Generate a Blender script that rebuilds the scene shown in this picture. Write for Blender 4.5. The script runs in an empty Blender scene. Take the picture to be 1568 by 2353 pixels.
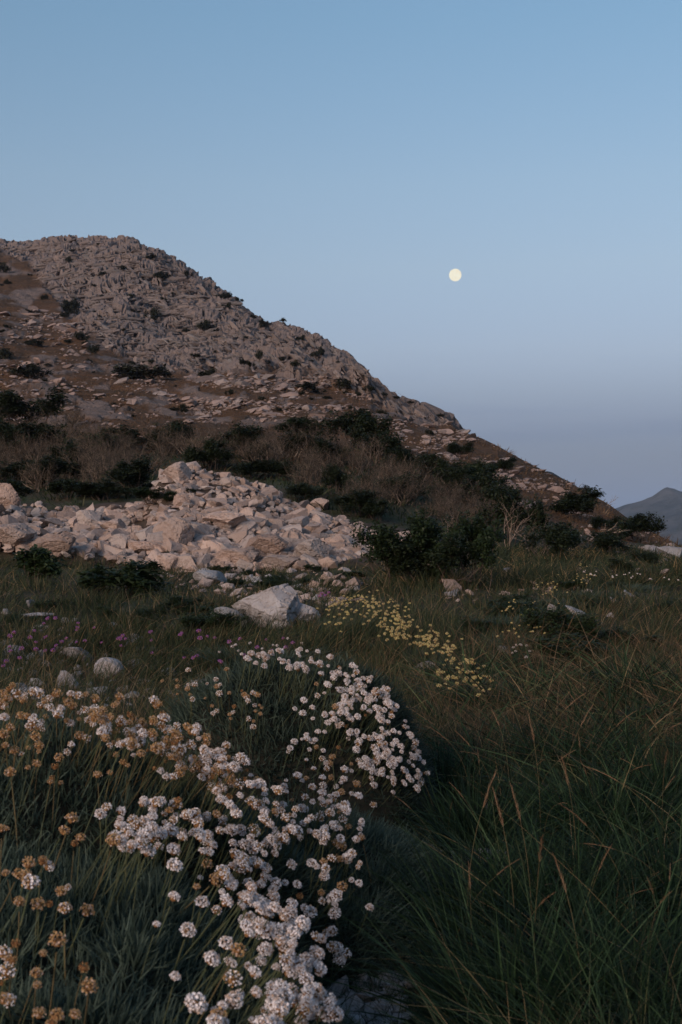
import bpy, bmesh, math, random
import numpy as np
from mathutils import Vector, Matrix, Euler

# ------------------------------------------------------------------ camera, sky, sun, exposure
SC = bpy.context.scene
COL = SC.collection
F, U0, VH, VC = 2940.0, 784.0, 1274.0, 1176.5      # focal length, axis, horizon, centre (1568 x 2353 units)
CAMZ = 0.95
cam = bpy.data.cameras.new('camera')
camo = bpy.data.objects.new('camera', cam); COL.objects.link(camo)
camo.location = (0, 0, CAMZ); camo.rotation_euler = (math.pi / 2, 0, 0)
cam.sensor_fit = 'VERTICAL'; cam.sensor_height = 36.0; cam.lens = 36.0 * F / 2353.0
cam.shift_y = (VH - VC) / 2353.0
cam.clip_start = 0.05; cam.clip_end = 90000
cam.dof.use_dof = True; cam.dof.focus_distance = 9.0; cam.dof.aperture_fstop = 13.0
SC.camera = camo

EXPOSURE = 2.26
SC.view_settings.view_transform = 'Standard'; SC.view_settings.look = 'None'
SC.view_settings.exposure = EXPOSURE; SC.view_settings.gamma = 1.0
SC.view_settings.use_curve_mapping = False
world = bpy.data.worlds.new('World'); SC.world = world; world.use_nodes = True
wn = world.node_tree; bg = wn.nodes['Background']
sky = wn.nodes.new('ShaderNodeTexSky'); sky.sky_type = 'NISHITA'; sky.sun_disc = False
SUN_EL, SUN_ROT = math.radians(1.0), math.radians(212)
sky.sun_elevation = SUN_EL; sky.sun_rotation = SUN_ROT
sky.air_density = 1.0; sky.dust_density = 1.0; sky.ozone_density = 2.0; sky.altitude = 300
# the blue-violet earth shadow low over the horizon: a tint by elevation, the same all round
tc = wn.nodes.new('ShaderNodeTexCoord'); sx = wn.nodes.new('ShaderNodeSeparateXYZ')
wn.links.new(tc.outputs['Generated'], sx.inputs[0])
ramp = wn.nodes.new('ShaderNodeValToRGB'); wn.links.new(sx.outputs['Z'], ramp.inputs[0])
SKY_TINT = [(0.0, (.35, .42, .9)), (0.091, (.40, .47, .97)), (0.123, (.59, .60, .93)), (0.155, (.76, .71, .93)),
            (0.218, (.93, .83, .90)), (0.278, (.96, .88, .90)), (0.388, (.87, .90, .91)), (1.0, (.93, .93, .93))]
while len(ramp.color_ramp.elements) < len(SKY_TINT): ramp.color_ramp.elements.new(0.5)
for e, (p, c) in zip(ramp.color_ramp.elements, SKY_TINT): e.position = p; e.color = (*c, 1)
mul = wn.nodes.new('ShaderNodeMix'); mul.data_type = 'RGBA'; mul.blend_type = 'MULTIPLY'; mul.inputs[0].default_value = 1
wn.links.new(sky.outputs[0], mul.inputs[6]); wn.links.new(ramp.outputs[0], mul.inputs[7])
low = wn.nodes.new('ShaderNodeValToRGB'); wn.links.new(sx.outputs['Z'], low.inputs[0])
for e, (p, c) in zip([low.color_ramp.elements[0], low.color_ramp.elements[1]], ((.01, 1.0), (.16, 0.0))): e.position = p; e.color = (c, c, c, 1)
low.color_ramp.interpolation = 'EASE'
slate = wn.nodes.new('ShaderNodeMix'); slate.data_type = 'RGBA'; wn.links.new(low.outputs[0], slate.inputs[0])
wn.links.new(mul.outputs[2], slate.inputs[6]); slate.inputs[7].default_value = (.33, .415, .60, 1)
# faint thin streaks of cloud low over the horizon
cmap = wn.nodes.new('ShaderNodeMapping'); cmap.inputs['Scale'].default_value = (3.2, 3.2, 46); wn.links.new(tc.outputs['Generated'], cmap.inputs[0])
cno = wn.nodes.new('ShaderNodeTexNoise'); cno.inputs['Scale'].default_value = 1.0; cno.inputs['Detail'].default_value = 4; wn.links.new(cmap.outputs[0], cno.inputs['Vector'])
crp = wn.nodes.new('ShaderNodeValToRGB'); wn.links.new(cno.outputs[0], crp.inputs[0]); crp.color_ramp.elements[0].position = .52; crp.color_ramp.elements[0].color = (1, 1, 1, 1); crp.color_ramp.elements[1].position = .75; crp.color_ramp.elements[1].color = (.86, .88, .93, 1)
cmk = wn.nodes.new('ShaderNodeValToRGB'); wn.links.new(sx.outputs['Z'], cmk.inputs[0]); cmk.color_ramp.elements[0].position = .06; cmk.color_ramp.elements[0].color = (0, 0, 0, 1)
cmk.color_ramp.elements[1].position = .10; cmk.color_ramp.elements[1].color = (1, 1, 1, 1); e = cmk.color_ramp.elements.new(.17); e.color = (0, 0, 0, 1)
cl = wn.nodes.new('ShaderNodeMix'); cl.data_type = 'RGBA'; cl.blend_type = 'MULTIPLY'; wn.links.new(cmk.outputs[0], cl.inputs[0]); wn.links.new(slate.outputs[2], cl.inputs[6]); wn.links.new(crp.outputs[0], cl.inputs[7])
wn.links.new(cl.outputs[2], bg.inputs[0]); bg.inputs[1].default_value = 0.15

sl = bpy.data.lights.new('sun', 'SUN'); sl.energy = 0.6; sl.angle = math.radians(26); sl.color = (1.0, .80, .65)
slo = bpy.data.objects.new('sun', sl); COL.objects.link(slo)
sd = Vector((math.sin(SUN_ROT) * math.cos(.30), math.cos(SUN_ROT) * math.cos(.30), math.sin(.30)))
slo.rotation_euler = sd.to_track_quat('Z', 'Y').to_euler(); slo.location = (0, -20, 30)

rng = np.random.default_rng(7); random.seed(7)

# ------------------------------------------------------------------ numpy noise
def _hash(ix, iy, iz, seed=0):
    h = (ix.astype(np.int64) * 374761393 + iy.astype(np.int64) * 668265263 + iz.astype(np.int64) * 2147483647 + seed * 974634541) & 0xffffffff
    h = ((h ^ (h >> 13)) * 1274126177) & 0xffffffff
    h = ((h ^ (h >> 16)) * 2246822519) & 0xffffffff
    return ((h ^ (h >> 15)) & 0xffffff) / float(0xffffff)
def vnoise(x, y, z=None, seed=0):
    x = np.asarray(x, float); y = np.asarray(y, float); z = np.zeros_like(x) if z is None else np.asarray(z, float)
    ix, iy, iz = np.floor(x), np.floor(y), np.floor(z); fx, fy, fz = x - ix, y - iy, z - iz
    fx, fy, fz = [f * f * (3 - 2 * f) for f in (fx, fy, fz)]
    r = 0
    for dx in (0, 1):
        for dy in (0, 1):
            for dz in (0, 1):
                w = (fx if dx else 1 - fx) * (fy if dy else 1 - fy) * (fz if dz else 1 - fz)
                r = r + w * _hash(ix + dx, iy + dy, iz + dz, seed)
    return r * 2 - 1
def fbm(x, y, z=None, octv=4, seed=0):
    r = 0; a = 1.0; s = 1.0; t = 0
    for i in range(octv):
        r = r + a * vnoise(x * s, y * s, None if z is None else z * s, seed + i * 17); t += a; a *= .5; s *= 2.03
    return r / t
def smooth(a, b, x):
    t = np.clip((x - a) / (b - a), 0, 1); return t * t * (3 - 2 * t)

# ------------------------------------------------------------------ mesh helpers
def mesh_np(name, verts, faces, attrs=None, mats=(), midx=None, shade=False):
    """faces: (n, k) int array, or list of such arrays"""
    verts = np.asarray(verts, np.float32).reshape(-1, 3)
    fl = faces if isinstance(faces, list) else [faces]
    fl = [np.asarray(f, np.int32) for f in fl if len(f)]
    me = bpy.data.meshes.new(name)
    me.vertices.add(len(verts)); me.vertices.foreach_set('co', verts.ravel())
    loops = np.concatenate([f.ravel() for f in fl]); sizes = np.concatenate([np.full(len(f), f.shape[1], np.int32) for f in fl])
    me.loops.add(len(loops)); me.loops.foreach_set('vertex_index', loops)
    me.polygons.add(len(sizes)); me.polygons.foreach_set('loop_start', np.concatenate([[0], np.cumsum(sizes)[:-1]]).astype(np.int32))
    if midx is not None: me.polygons.foreach_set('material_index', np.asarray(midx, np.int32))
    me.polygons.foreach_set('use_smooth', np.full(len(sizes), bool(shade)))
    for m in mats: me.materials.append(m)
    for k, v in (attrs or {}).items():
        a = me.attributes.new(k, 'FLOAT', 'POINT'); a.data.foreach_set('value', np.asarray(v, np.float32).ravel())
    me.update(calc_edges=True)
    return me
def link(name, data, parent=None, loc=None, rot=None, scale=None):
    o = bpy.data.objects.new(name, data); COL.objects.link(o)
    if parent is not None: o.parent = parent
    if loc is not None: o.location = loc
    if rot is not None: o.rotation_euler = rot
    if scale is not None: o.scale = scale
    return o
def tag(o, label, cat, group=None):
    o['label'] = label; o['category'] = cat
    if group: o['group'] = group
    return o
def kind(o, k, label=None):
    o['kind'] = k
    if label: o['label'] = label
    return o
def jmesh(parts):
    """join [(verts, faces)] with faces of one size"""
    vs, fs, n = [], [], 0
    for v, f in parts: vs.append(v); fs.append(f + n); n += len(v)
    return np.concatenate(vs), np.concatenate(fs)

def blades(p0, d, L, w, bend, segs=3, taper=.8, rs=None, attr=None):
    """curved ribbons; p0,d,bend (N,3); L,w (N,)"""
    rs = rs or rng; N = len(p0); t = np.linspace(0, 1, segs + 1)
    pts = p0[:, None] + L[:, None, None] * (d[:, None] * t[None, :, None] + bend[:, None] * (t ** 2)[None, :, None])
    a = rs.uniform(0, 2 * np.pi, N); side = np.stack([np.cos(a), np.sin(a), rs.uniform(-.2, .2, N)], 1)
    side -= d * (side * d).sum(1, keepdims=True); side /= np.linalg.norm(side, axis=1, keepdims=True) + 1e-6
    ww = w[:, None] * .5 * np.clip(1 - t[None] ** 1.6 * taper - .12 * t[None], .04, 1)
    V = np.stack([pts - side[:, None] * ww[..., None], pts + side[:, None] * ww[..., None]], 2)   # N,s+1,2,3
    idx = np.arange(N * (segs + 1) * 2).reshape(N, segs + 1, 2)
    Q = np.stack([idx[:, :-1, 0], idx[:, :-1, 1], idx[:, 1:, 1], idx[:, 1:, 0]], -1).reshape(-1, 4)
    at = {}
    for k, v in (attr or {}).items(): at[k] = np.repeat(v, (segs + 1) * 2)
    at['tip'] = np.tile(np.repeat(t, 2), N)
    return V.reshape(-1, 3), Q, at
def tubes(segl, sides=3):
    """segl: list of (p, q, rp, rq) -> prisms"""
    P = np.array([s[0] for s in segl], float); Q = np.array([s[1] for s in segl], float)
    rp = np.array([s[2] for s in segl]); rq = np.array([s[3] for s in segl])
    d = Q - P; d /= np.linalg.norm(d, axis=1, keepdims=True) + 1e-9
    up = np.where(np.abs(d[:, 2:3]) > .9, [[1., 0, 0]], [[0, 0, 1.]])
    a = np.cross(d, up); a /= np.linalg.norm(a, axis=1, keepdims=True) + 1e-9; b = np.cross(d, a)
    an = np.arange(sides) / sides * 2 * np.pi
    ring = a[:, None] * np.cos(an)[None, :, None] + b[:, None] * np.sin(an)[None, :, None]
    V = np.stack([P[:, None] + ring * rp[:, None, None], Q[:, None] + ring * rq[:, None, None]], 1)
    idx = np.arange(len(P) * 2 * sides).reshape(len(P), 2, sides); nx = np.roll(idx, -1, 2)
    return V.reshape(-1, 3), np.stack([idx[:, 0], nx[:, 0], nx[:, 1], idx[:, 1]], -1).reshape(-1, 4)

# ------------------------------------------------------------------ materials
def new_mat(name, rough=.9, spec=.2):
    m = bpy.data.materials.new(name); m.use_nodes = True; nt = m.node_tree
    b = nt.nodes['Principled BSDF']; b.inputs['Roughness'].default_value = rough
    b.inputs['Specular IOR Level'].default_value = spec
    return m, nt, b
def N(nt, t, **kw):
    n = nt.nodes.new(t)
    for k, v in kw.items(): setattr(n, k, v)
    return n
def mixc(nt, a, b, fac, mode='MIX'):
    n = N(nt, 'ShaderNodeMix', data_type='RGBA', blend_type=mode)
    for s, v in ((n.inputs[0], fac), (n.inputs[6], a), (n.inputs[7], b)):
        if hasattr(v, 'default_value') and hasattr(v, 'links'): nt.links.new(v, s)
        elif isinstance(v, (tuple, list)): s.default_value = (*v, 1) if len(v) == 3 else v
        else: s.default_value = v
    return n.outputs[2]
def noise(nt, vec, scale, detail=5, rough=.6):
    n = N(nt, 'ShaderNodeTexNoise'); n.inputs['Scale'].default_value = scale; n.inputs['Detail'].default_value = detail; n.inputs['Roughness'].default_value = rough
    if vec is not None: nt.links.new(vec, n.inputs['Vector'])
    return n.outputs[0]
def rampf(nt, f, stops):
    r = N(nt, 'ShaderNodeValToRGB'); nt.links.new(f, r.inputs[0]); el = r.color_ramp.elements
    while len(el) < len(stops): el.new(.5)
    for e, (p, c) in zip(el, stops):
        e.position = p; e.color = (*c, 1) if isinstance(c, (tuple, list)) else (c, c, c, 1)
    return r.outputs[0]
def bump(nt, b, h, strength, dist):
    n = N(nt, 'ShaderNodeBump'); n.inputs['Strength'].default_value = strength; n.inputs['Distance'].default_value = dist
    nt.links.new(h, n.inputs['Height']); nt.links.new(n.outputs[0], b.inputs['Normal'])
def attr(nt, name, typ='GEOMETRY'):
    a = N(nt, 'ShaderNodeAttribute'); a.attribute_name = name; return a.outputs['Fac']

def rock_nodes(nt, vec, s, c1, c2, c3):
    """limestone: two tones, lichen and dirt patches, hairline cracks"""
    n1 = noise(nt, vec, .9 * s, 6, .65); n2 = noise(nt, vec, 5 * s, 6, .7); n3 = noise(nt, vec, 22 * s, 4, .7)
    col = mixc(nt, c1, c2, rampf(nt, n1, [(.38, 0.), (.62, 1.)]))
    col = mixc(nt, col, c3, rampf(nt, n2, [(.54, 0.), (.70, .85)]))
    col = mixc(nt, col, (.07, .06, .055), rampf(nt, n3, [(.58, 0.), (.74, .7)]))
    mp = N(nt, 'ShaderNodeMix', data_type='VECTOR'); mp.inputs[0].default_value = .12
    nn = N(nt, 'ShaderNodeTexNoise'); nn.inputs['Scale'].default_value = 2.5 * s; nt.links.new(vec, nn.inputs['Vector'])
    sc_ = N(nt, 'ShaderNodeVectorMath', operation='SCALE'); nt.links.new(vec, sc_.inputs[0]); sc_.inputs[3].default_value = 1.0
    ad = N(nt, 'ShaderNodeVectorMath', operation='MULTIPLY_ADD'); nt.links.new(nn.outputs[1], ad.inputs[0]); ad.inputs[1].default_value = (.35 / s,) * 3; nt.links.new(vec, ad.inputs[2])
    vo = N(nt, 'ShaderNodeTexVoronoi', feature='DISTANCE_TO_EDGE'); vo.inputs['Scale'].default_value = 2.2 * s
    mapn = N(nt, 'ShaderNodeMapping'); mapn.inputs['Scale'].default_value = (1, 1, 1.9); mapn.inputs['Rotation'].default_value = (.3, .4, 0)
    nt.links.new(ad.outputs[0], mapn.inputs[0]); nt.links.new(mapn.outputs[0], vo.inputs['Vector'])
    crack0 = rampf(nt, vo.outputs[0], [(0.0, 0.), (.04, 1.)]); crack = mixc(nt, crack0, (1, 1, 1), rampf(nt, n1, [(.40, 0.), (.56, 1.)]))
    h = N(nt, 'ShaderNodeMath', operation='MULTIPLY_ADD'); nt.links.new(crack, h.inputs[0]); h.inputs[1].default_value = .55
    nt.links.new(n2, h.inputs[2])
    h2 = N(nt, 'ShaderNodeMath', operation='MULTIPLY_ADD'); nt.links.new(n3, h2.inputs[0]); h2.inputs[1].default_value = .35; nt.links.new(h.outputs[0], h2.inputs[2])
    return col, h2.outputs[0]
def rock_mat(name, s, c1, c2, c3, bd, obj=True, var=.42):
    m, nt, b = new_mat(name, .95, .15)
    if obj:
        oi = N(nt, 'ShaderNodeObjectInfo'); tcn = N(nt, 'ShaderNodeTexCoord'); geo = N(nt, 'ShaderNodeNewGeometry')
        vec = geo.outputs['Position']
    else:
        geo = N(nt, 'ShaderNodeNewGeometry'); vec = geo.outputs['Position']
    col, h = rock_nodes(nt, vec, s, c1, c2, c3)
    if var:
        if obj: f = N(nt, 'ShaderNodeObjectInfo').outputs['Random']
        else: f = attr(nt, 'var')
        v = rampf(nt, f, [(0., 1 - var), (1., 1.)])
        gv = N(nt, 'ShaderNodeMath', operation='FRACT'); gm = N(nt, 'ShaderNodeMath', operation='MULTIPLY'); nt.links.new(f, gm.inputs[0]); gm.inputs[1].default_value = 7.3; nt.links.new(gm.outputs[0], gv.inputs[0])
        lum = N(nt, 'ShaderNodeRGBToBW'); nt.links.new(col, lum.inputs[0])
        col = mixc(nt, col, lum.outputs[0], rampf(nt, gv.outputs[0], [(.45, 0.), (1., .45)]))
        col = mixc(nt, col, v, 1.0, 'MULTIPLY')
    nt.links.new(col, b.inputs['Base Color']); bump(nt, b, h, .6, bd)
    return m
PINK1, PINK2, PALE = (.46, .325, .265), (.30, .205, .17), (.50, .41, .37)
M = {}
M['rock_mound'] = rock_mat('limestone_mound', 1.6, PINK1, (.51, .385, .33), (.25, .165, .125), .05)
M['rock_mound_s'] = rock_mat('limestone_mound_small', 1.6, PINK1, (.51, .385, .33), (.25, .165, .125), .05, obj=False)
M['rock_near'] = rock_mat('limestone_near', 5, (.34, .30, .29), (.44, .41, .41), (.22, .18, .16), .012)  # limestone greyed against the mound: cooler skylight painted into the base colour
M['rock_near_s'] = rock_mat('limestone_near_small', 6, (.30, .27, .26), (.40, .38, .38), (.16, .14, .12), .01, obj=False)  # small near stones carry the same painted-in skylight grey
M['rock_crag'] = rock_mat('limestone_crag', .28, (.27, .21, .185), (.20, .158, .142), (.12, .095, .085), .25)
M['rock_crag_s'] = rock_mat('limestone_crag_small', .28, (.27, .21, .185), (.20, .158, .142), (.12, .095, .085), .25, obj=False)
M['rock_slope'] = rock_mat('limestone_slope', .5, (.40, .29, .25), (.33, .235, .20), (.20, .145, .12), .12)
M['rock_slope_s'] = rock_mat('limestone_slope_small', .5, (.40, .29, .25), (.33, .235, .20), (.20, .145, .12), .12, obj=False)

def leaf_mat(name, c1, c2, rough=.6, trans=.25, at='var'):
    m, nt, b = new_mat(name, rough, .25)
    f = attr(nt, at)
    oi = N(nt, 'ShaderNodeObjectInfo')
    col = mixc(nt, c1, c2, f)
    v = rampf(nt, oi.outputs['Random'], [(0., .75), (1., 1.)])
    col = mixc(nt, col, v, 1.0, 'MULTIPLY')
    nt.links.new(col, b.inputs['Base Color'])
    if trans:
        tr = N(nt, 'ShaderNodeBsdfTranslucent'); nt.links.new(col, tr.inputs[0])
        mx = N(nt, 'ShaderNodeMixShader'); mx.inputs[0].default_value = trans
        out = nt.nodes['Material Output']; nt.links.new(b.outputs[0], mx.inputs[1]); nt.links.new(tr.outputs[0], mx.inputs[2]); nt.links.new(mx.outputs[0], out.inputs[0])
    return m
def flat_mat(name, c, rough=.85, c2=None, scale=40):
    m, nt, b = new_mat(name, rough, .15)
    if c2:
        geo = N(nt, 'ShaderNodeNewGeometry'); n = noise(nt, geo.outputs['Position'], scale, 3)
        nt.links.new(mixc(nt, c, c2, rampf(nt, n, [(.35, 0.), (.65, 1.)])), b.inputs['Base Color'])
    else: b.inputs['Base Color'].default_value = (*c, 1)
    return m
M['bush_dark'] = leaf_mat('bush_leaf_dark', (.012, .021, .010), (.034, .046, .018))
M['bush_mid'] = leaf_mat('bush_leaf_green', (.016, .030, .012), (.042, .066, .022))
M['hill_bush'] = leaf_mat('hill_bush_leaf', (.018, .022, .014), (.04, .042, .024), .9, 0)
M['bark_dark'] = flat_mat('bark_dark', (.06, .042, .035), .9, (.10, .075, .06), 8)
M['bark_pale'] = flat_mat('bark_pale', (.33, .245, .195), .9, (.21, .15, .115), 8)
M['twig'] = leaf_mat('bare_twig', (.045, .035, .026), (.25, .185, .14), .9, 0)
M['cushion'] = leaf_mat('cushion_leaf', (.030, .050, .036), (.12, .16, .12), .7, .2)
M['grass'] = None
def grass_mat(name, stops):
    m, nt, b = new_mat(name, .65, .2)
    col = rampf(nt, attr(nt, 'var'), stops)
    nt.links.new(col, b.inputs['Base Color'])
    tr = N(nt, 'ShaderNodeBsdfTranslucent'); nt.links.new(col, tr.inputs[0])
    mx = N(nt, 'ShaderNodeMixShader'); mx.inputs[0].default_value = .25
    out = nt.nodes['Material Output']; nt.links.new(b.outputs[0], mx.inputs[1]); nt.links.new(tr.outputs[0], mx.inputs[2]); nt.links.new(mx.outputs[0], out.inputs[0])
    return m
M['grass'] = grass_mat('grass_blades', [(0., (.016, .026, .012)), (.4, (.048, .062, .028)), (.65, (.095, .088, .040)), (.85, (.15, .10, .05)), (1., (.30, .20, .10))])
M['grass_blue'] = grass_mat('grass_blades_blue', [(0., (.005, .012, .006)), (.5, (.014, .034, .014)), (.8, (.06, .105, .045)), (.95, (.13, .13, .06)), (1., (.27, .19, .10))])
M['grass_dry'] = grass_mat('grass_dry', [(0., (.085, .05, .03)), (.5, (.17, .105, .06)), (1., (.33, .23, .14))])
M['stem'] = flat_mat('flower_stem', (.06, .08, .04), .7, (.10, .10, .05), 60)
M['stem_dry'] = flat_mat('dry_stem', (.10, .085, .042), .8, (.14, .10, .05), 60)
M['petal_white'] = flat_mat('petal_white', (.82, .78, .78), .7, (.74, .68, .67), 300)
M['petal_pale'] = flat_mat('petal_fading', (.58, .46, .40), .8, (.45, .31, .21), 300)
M['petal_tan'] = flat_mat('petal_dry', (.52, .35, .18), .85, (.36, .20, .085), 300)
M['petal_brown'] = flat_mat('petal_brown', (.26, .11, .045), .85, (.18, .08, .035), 300)
M['petal_yellow'] = flat_mat('petal_yellow', (.68, .58, .22), .75, (.60, .50, .24), 300)
M['petal_purple'] = flat_mat('petal_purple', (.42, .15, .44), .75, (.32, .11, .37), 300)
M['calyx'] = flat_mat('calyx', (.24, .12, .05), .85)

# ------------------------------------------------------------------ terrain: height over (u, y); u = image column a level ray at depth y falls on
TAB = {
 -400: [(20,1270),(26,1180),(32,1110),(45,965),(70,880),(110,790),(160,690),(230,600),(330,500),(430,560)],
 0:    [(20,1300),(26,1205),(32,1140),(45,1010),(70,935),(110,862),(160,765),(230,662),(330,551),(430,610)],
 100:  [(20,1302),(26,1210),(32,1132),(45,1010),(70,938),(110,872),(160,790),(230,672),(320,547),(430,620)],
 200:  [(20,1305),(26,1215),(32,1120),(45,1010),(70,945),(110,885),(160,800),(230,680),(310,541),(430,640)],
 300:  [(20,1308),(26,1222),(32,1116),(45,1014),(70,948),(110,892),(155,835),(225,690),(300,542),(420,680)],
 400:  [(20,1310),(26,1230),(32,1115),(45,1020),(70,950),(110,900),(150,860),(220,720),(290,589),(410,720)],
 480:  [(20,1310),(26,1235),(32,1116),(45,1022),(70,955),(110,880),(150,862),(210,745),(280,638),(400,760)],
 540:  [(20,1310),(26,1240),(32,1120),(45,1025),(70,958),(110,854),(125,862),(150,848),(200,765),(272,681),(390,800)],
 612:  [(20,1310),(26,1245),(32,1128),(45,1030),(70,964),(110,866),(130,872),(150,855),(195,795),(262,738),(380,840)],
 640:  [(20,1310),(26,1246),(32,1130),(45,1031),(70,966),(110,872),(130,876),(150,858),(195,795),(260,730),(380,840)],
 735:  [(20,1310),(26,1252),(32,1142),(45,1038),(70,972),(110,888),(130,884),(150,866),(190,812),(246,766),(370,870)],
 850:  [(20,1312),(26,1260),(32,1160),(45,1050),(70,985),(100,918),(130,896),(160,885),(222,851),(330,940)],
 940:  [(20,1314),(26,1270),(32,1180),(45,1065),(70,995),(100,950),(130,936),(160,925),(200,911),(300,1000)],
 1010: [(20,1315),(26,1280),(32,1200),(45,1082),(70,1008),(100,978),(130,968),(150,955),(182,938),(280,1040)],
 1050: [(20,1317),(26,1283),(32,1208),(45,1095),(70,1020),(100,994),(130,990),(150,976),(168,962),(260,1070)],
 1080: [(20,1318),(26,1285),(32,1216),(45,1106),(70,1030),(100,998),(130,1012),(160,1020),(260,1100)],
 1110: [(20,1319),(26,1287),(32,1225),(45,1120),(70,1042),(100,1006),(130,1030),(160,1055),(260,1120)],
 1200: [(20,1325),(26,1295),(32,1250),(45,1150),(65,1085),(86,1054),(110,1080),(160,1125),(260,1160)],
 1310: [(20,1330),(30,1285),(45,1195),(65,1122),(75,1107),(100,1150),(160,1200),(260,1230)],
 1400: [(20,1335),(30,1290),(45,1215),(60,1160),(66,1157),(90,1200),(160,1250),(260,1280)],
 1500: [(20,1340),(30,1294),(45,1240),(56,1221),(80,1260),(160,1300),(260,1330)],
 1568: [(20,1345),(30,1298),(42,1264),(49,1254),(80,1300),(160,1330),(260,1350)],
 2000: [(20,1355),(30,1325),(42,1310),(50,1310),(80,1340),(160,1360),(260,1370)],
}
NEAR = [(0.5, 0.0), (3, 0.0), (6, .10), (9, .26), (12, .42)]
UG = np.arange(-400, 2001, 4.0); YG = np.exp(np.linspace(math.log(0.8), math.log(430), 1040))
def _col(tab):
    ys = [a for a, _ in NEAR] + [a for a, _ in tab]
    zs = [b for _, b in NEAR] + [CAMZ + (VH - v) / F * a for a, v in tab]
    ys.append(431); zs.append(zs[-1] - 3 if tab[-1][0] < 430 else zs[-1])
    return np.interp(np.log(YG), np.log(ys), zs) if False else np.interp(YG, ys, zs)
cu = np.array(sorted(TAB)); cz = np.array([_col(TAB[k]) for k in cu])
Z = np.stack([np.interp(UG, cu, cz[:, j]) for j in range(len(YG))], 1)
k = np.hanning(17); k /= k.sum()
Zp = np.pad(Z, ((0, 0), (8, 8)), mode='edge'); Z = sum(k[i] * Zp[:, i:i + len(YG)] for i in range(17))
UU, YY = np.meshgrid(UG, YG, indexing='ij'); XX = (UU - U0) / F * YY
# rubble mound
mu = np.array([-400, -60, 0, 40, 60, 200, 240, 330, 372, 400, 440, 470, 520, 570, 620, 650, 700, 760, 850, 940, 1040, 1095])
mt = np.array([1180, 1130, 1125, 1150, 1170, 1166, 1160, 1150, 1080, 1070, 1068, 1080, 1090, 1105, 1118, 1146, 1172, 1190, 1208, 1222, 1238, 1316])
mb = np.interp(UG, [-400, 0, 150, 300, 400, 560, 740, 850, 1000, 1095], [1250, 1262, 1278, 1296, 1306, 1306, 1298, 1292, 1300, 1316])
mt = np.interp(UG, mu, mt)
zb = CAMZ + (VH - mb) / F * 19.6; zt = CAMZ + (VH - mt) / F * 26.0
tt = (YY - 19.6) / 6.4
Zm = zb[:, None] + (zt - zb)[:, None] * np.clip(tt, 0, 1) ** 1.05
Zm = np.where(tt > 1, zt[:, None] - (YY - 26) * .55, Zm); Zm = np.where(tt < 0, -9, Zm)
MOUND = smooth(-.02, .08, Zm - Z); Z = np.maximum(Z, Zm)
# masks in the picture's terms (they sit on the land itself)
VV = VH - (Z - CAMZ) / YY * F
cragb = np.interp(UG, [-400, 0, 60, 130, 200, 280, 400, 540, 620, 700, 800, 900, 1000, 1075, 1085, 2000], [560, 572, 600, 690, 762, 822, 862, 862, 868, 885, 895, 945, 975, 990, 0, 0])
wob = fbm(UU / 60, VV / 25, None, 3, 3) * 22
CRAG = smooth(-10, 12, cragb[:, None] + wob - VV) * (YY > 118)
left_spur = smooth(0, .25, fbm(UU / 55, VV / 12, None, 4, 9) - .05) * smooth(1000, 960, VV) * (YY > 45)
SLOPE = np.clip(left_spur, 0, 1) * (1 - CRAG)
# relief
Z = Z + .16 * smooth(-.05, -.8, XX) * smooth(1.6, 2.6, YY) * smooth(7, 3.6, YY)
Z = Z + fbm(XX / 1.2, YY / 1.2, None, 4, 21) * .07 * smooth(1.5, 6, YY) * (1 + 1.0 * smooth(5, 9, YY))
Z = Z + fbm(XX / 7, YY / 7, None, 4, 22) * np.clip(YY / 60 - .4, 0, 1) * (1 - .65 * smooth(1000, 1120, UU))
zz = Z
def worley(p, seed):
    """first and second distance and the nearest cell's own random number"""
    c = np.floor(p).astype(np.int64); f1 = np.full(p.shape[:-1], 9.0); f2 = f1.copy(); cid = np.zeros_like(f1)
    for dx in (-1, 0, 1):
        for dy in (-1, 0, 1):
            for dz in (-1, 0, 1):
                q = c + np.array((dx, dy, dz)); h = [_hash(q[..., 0], q[..., 1], q[..., 2], seed + k_) for k_ in range(3)]
                d = sum((q[..., k_] + h[k_] - p[..., k_]) ** 2 for k_ in range(3))
                near = d < f1; f2 = np.where(near, f1, np.minimum(f2, d)); cid = np.where(near, h[0] * .5 + h[1] * .5, cid); f1 = np.where(near, d, f1)
    return np.sqrt(f1), np.sqrt(f2), cid
js = slice(int(np.searchsorted(YG, 95.0)), None)
cx_, cy_, cz_ = XX[:, js], YY[:, js], zz[:, js]; wv = fbm(cx_ / 14, cy_ / 14, cz_ / 10, 3, 31)
steepm = smooth(250, 620, UU[:, js]) * smooth(660, 800, VV[:, js] + 60 * vnoise(UU[:, js] / 120, VV[:, js] / 90, None, 77))
# tilted thin beds high on the left, steep jointed slabs low on the right
bed = np.stack([(cx_ * .9 + cz_ * .42) / 13.0 + wv * .3, cy_ / 9.0 + wv * .4, (cz_ * .9 - cx_ * .45 - cy_ * .2) / 1.7 + wv * 1.1], -1)
slab = np.stack([(cx_ * .9 + cz_ * .5) / 3.4 + wv * .6, cy_ / 7.0, (cz_ * .85 - cx_ * .55) / 15.0 + wv * .6], -1)
DISP = np.zeros_like(cx_)
for P_, wgt in ((bed, 1 - steepm), (slab, steepm)):
    f1, f2, cid = worley(P_, 5); g1, g2, cid2 = worley(P_ * 2.3 + 7, 15)
    DISP += wgt * (-2.2 * (1 - smooth(0, .14, f2 - f1)) + 1.9 * (cid - .5) - .8 * (1 - smooth(0, .2, g2 - g1)) + .5 * (cid2 - .5))
rg = 1 - 2 * np.abs(fbm((cx_ + cz_ * .75) / 17 + wv * .5, cy_ / 60, (cz_ - cx_ * .6) / 70, 3, 43))          # ribs and gullies running down the face
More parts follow.
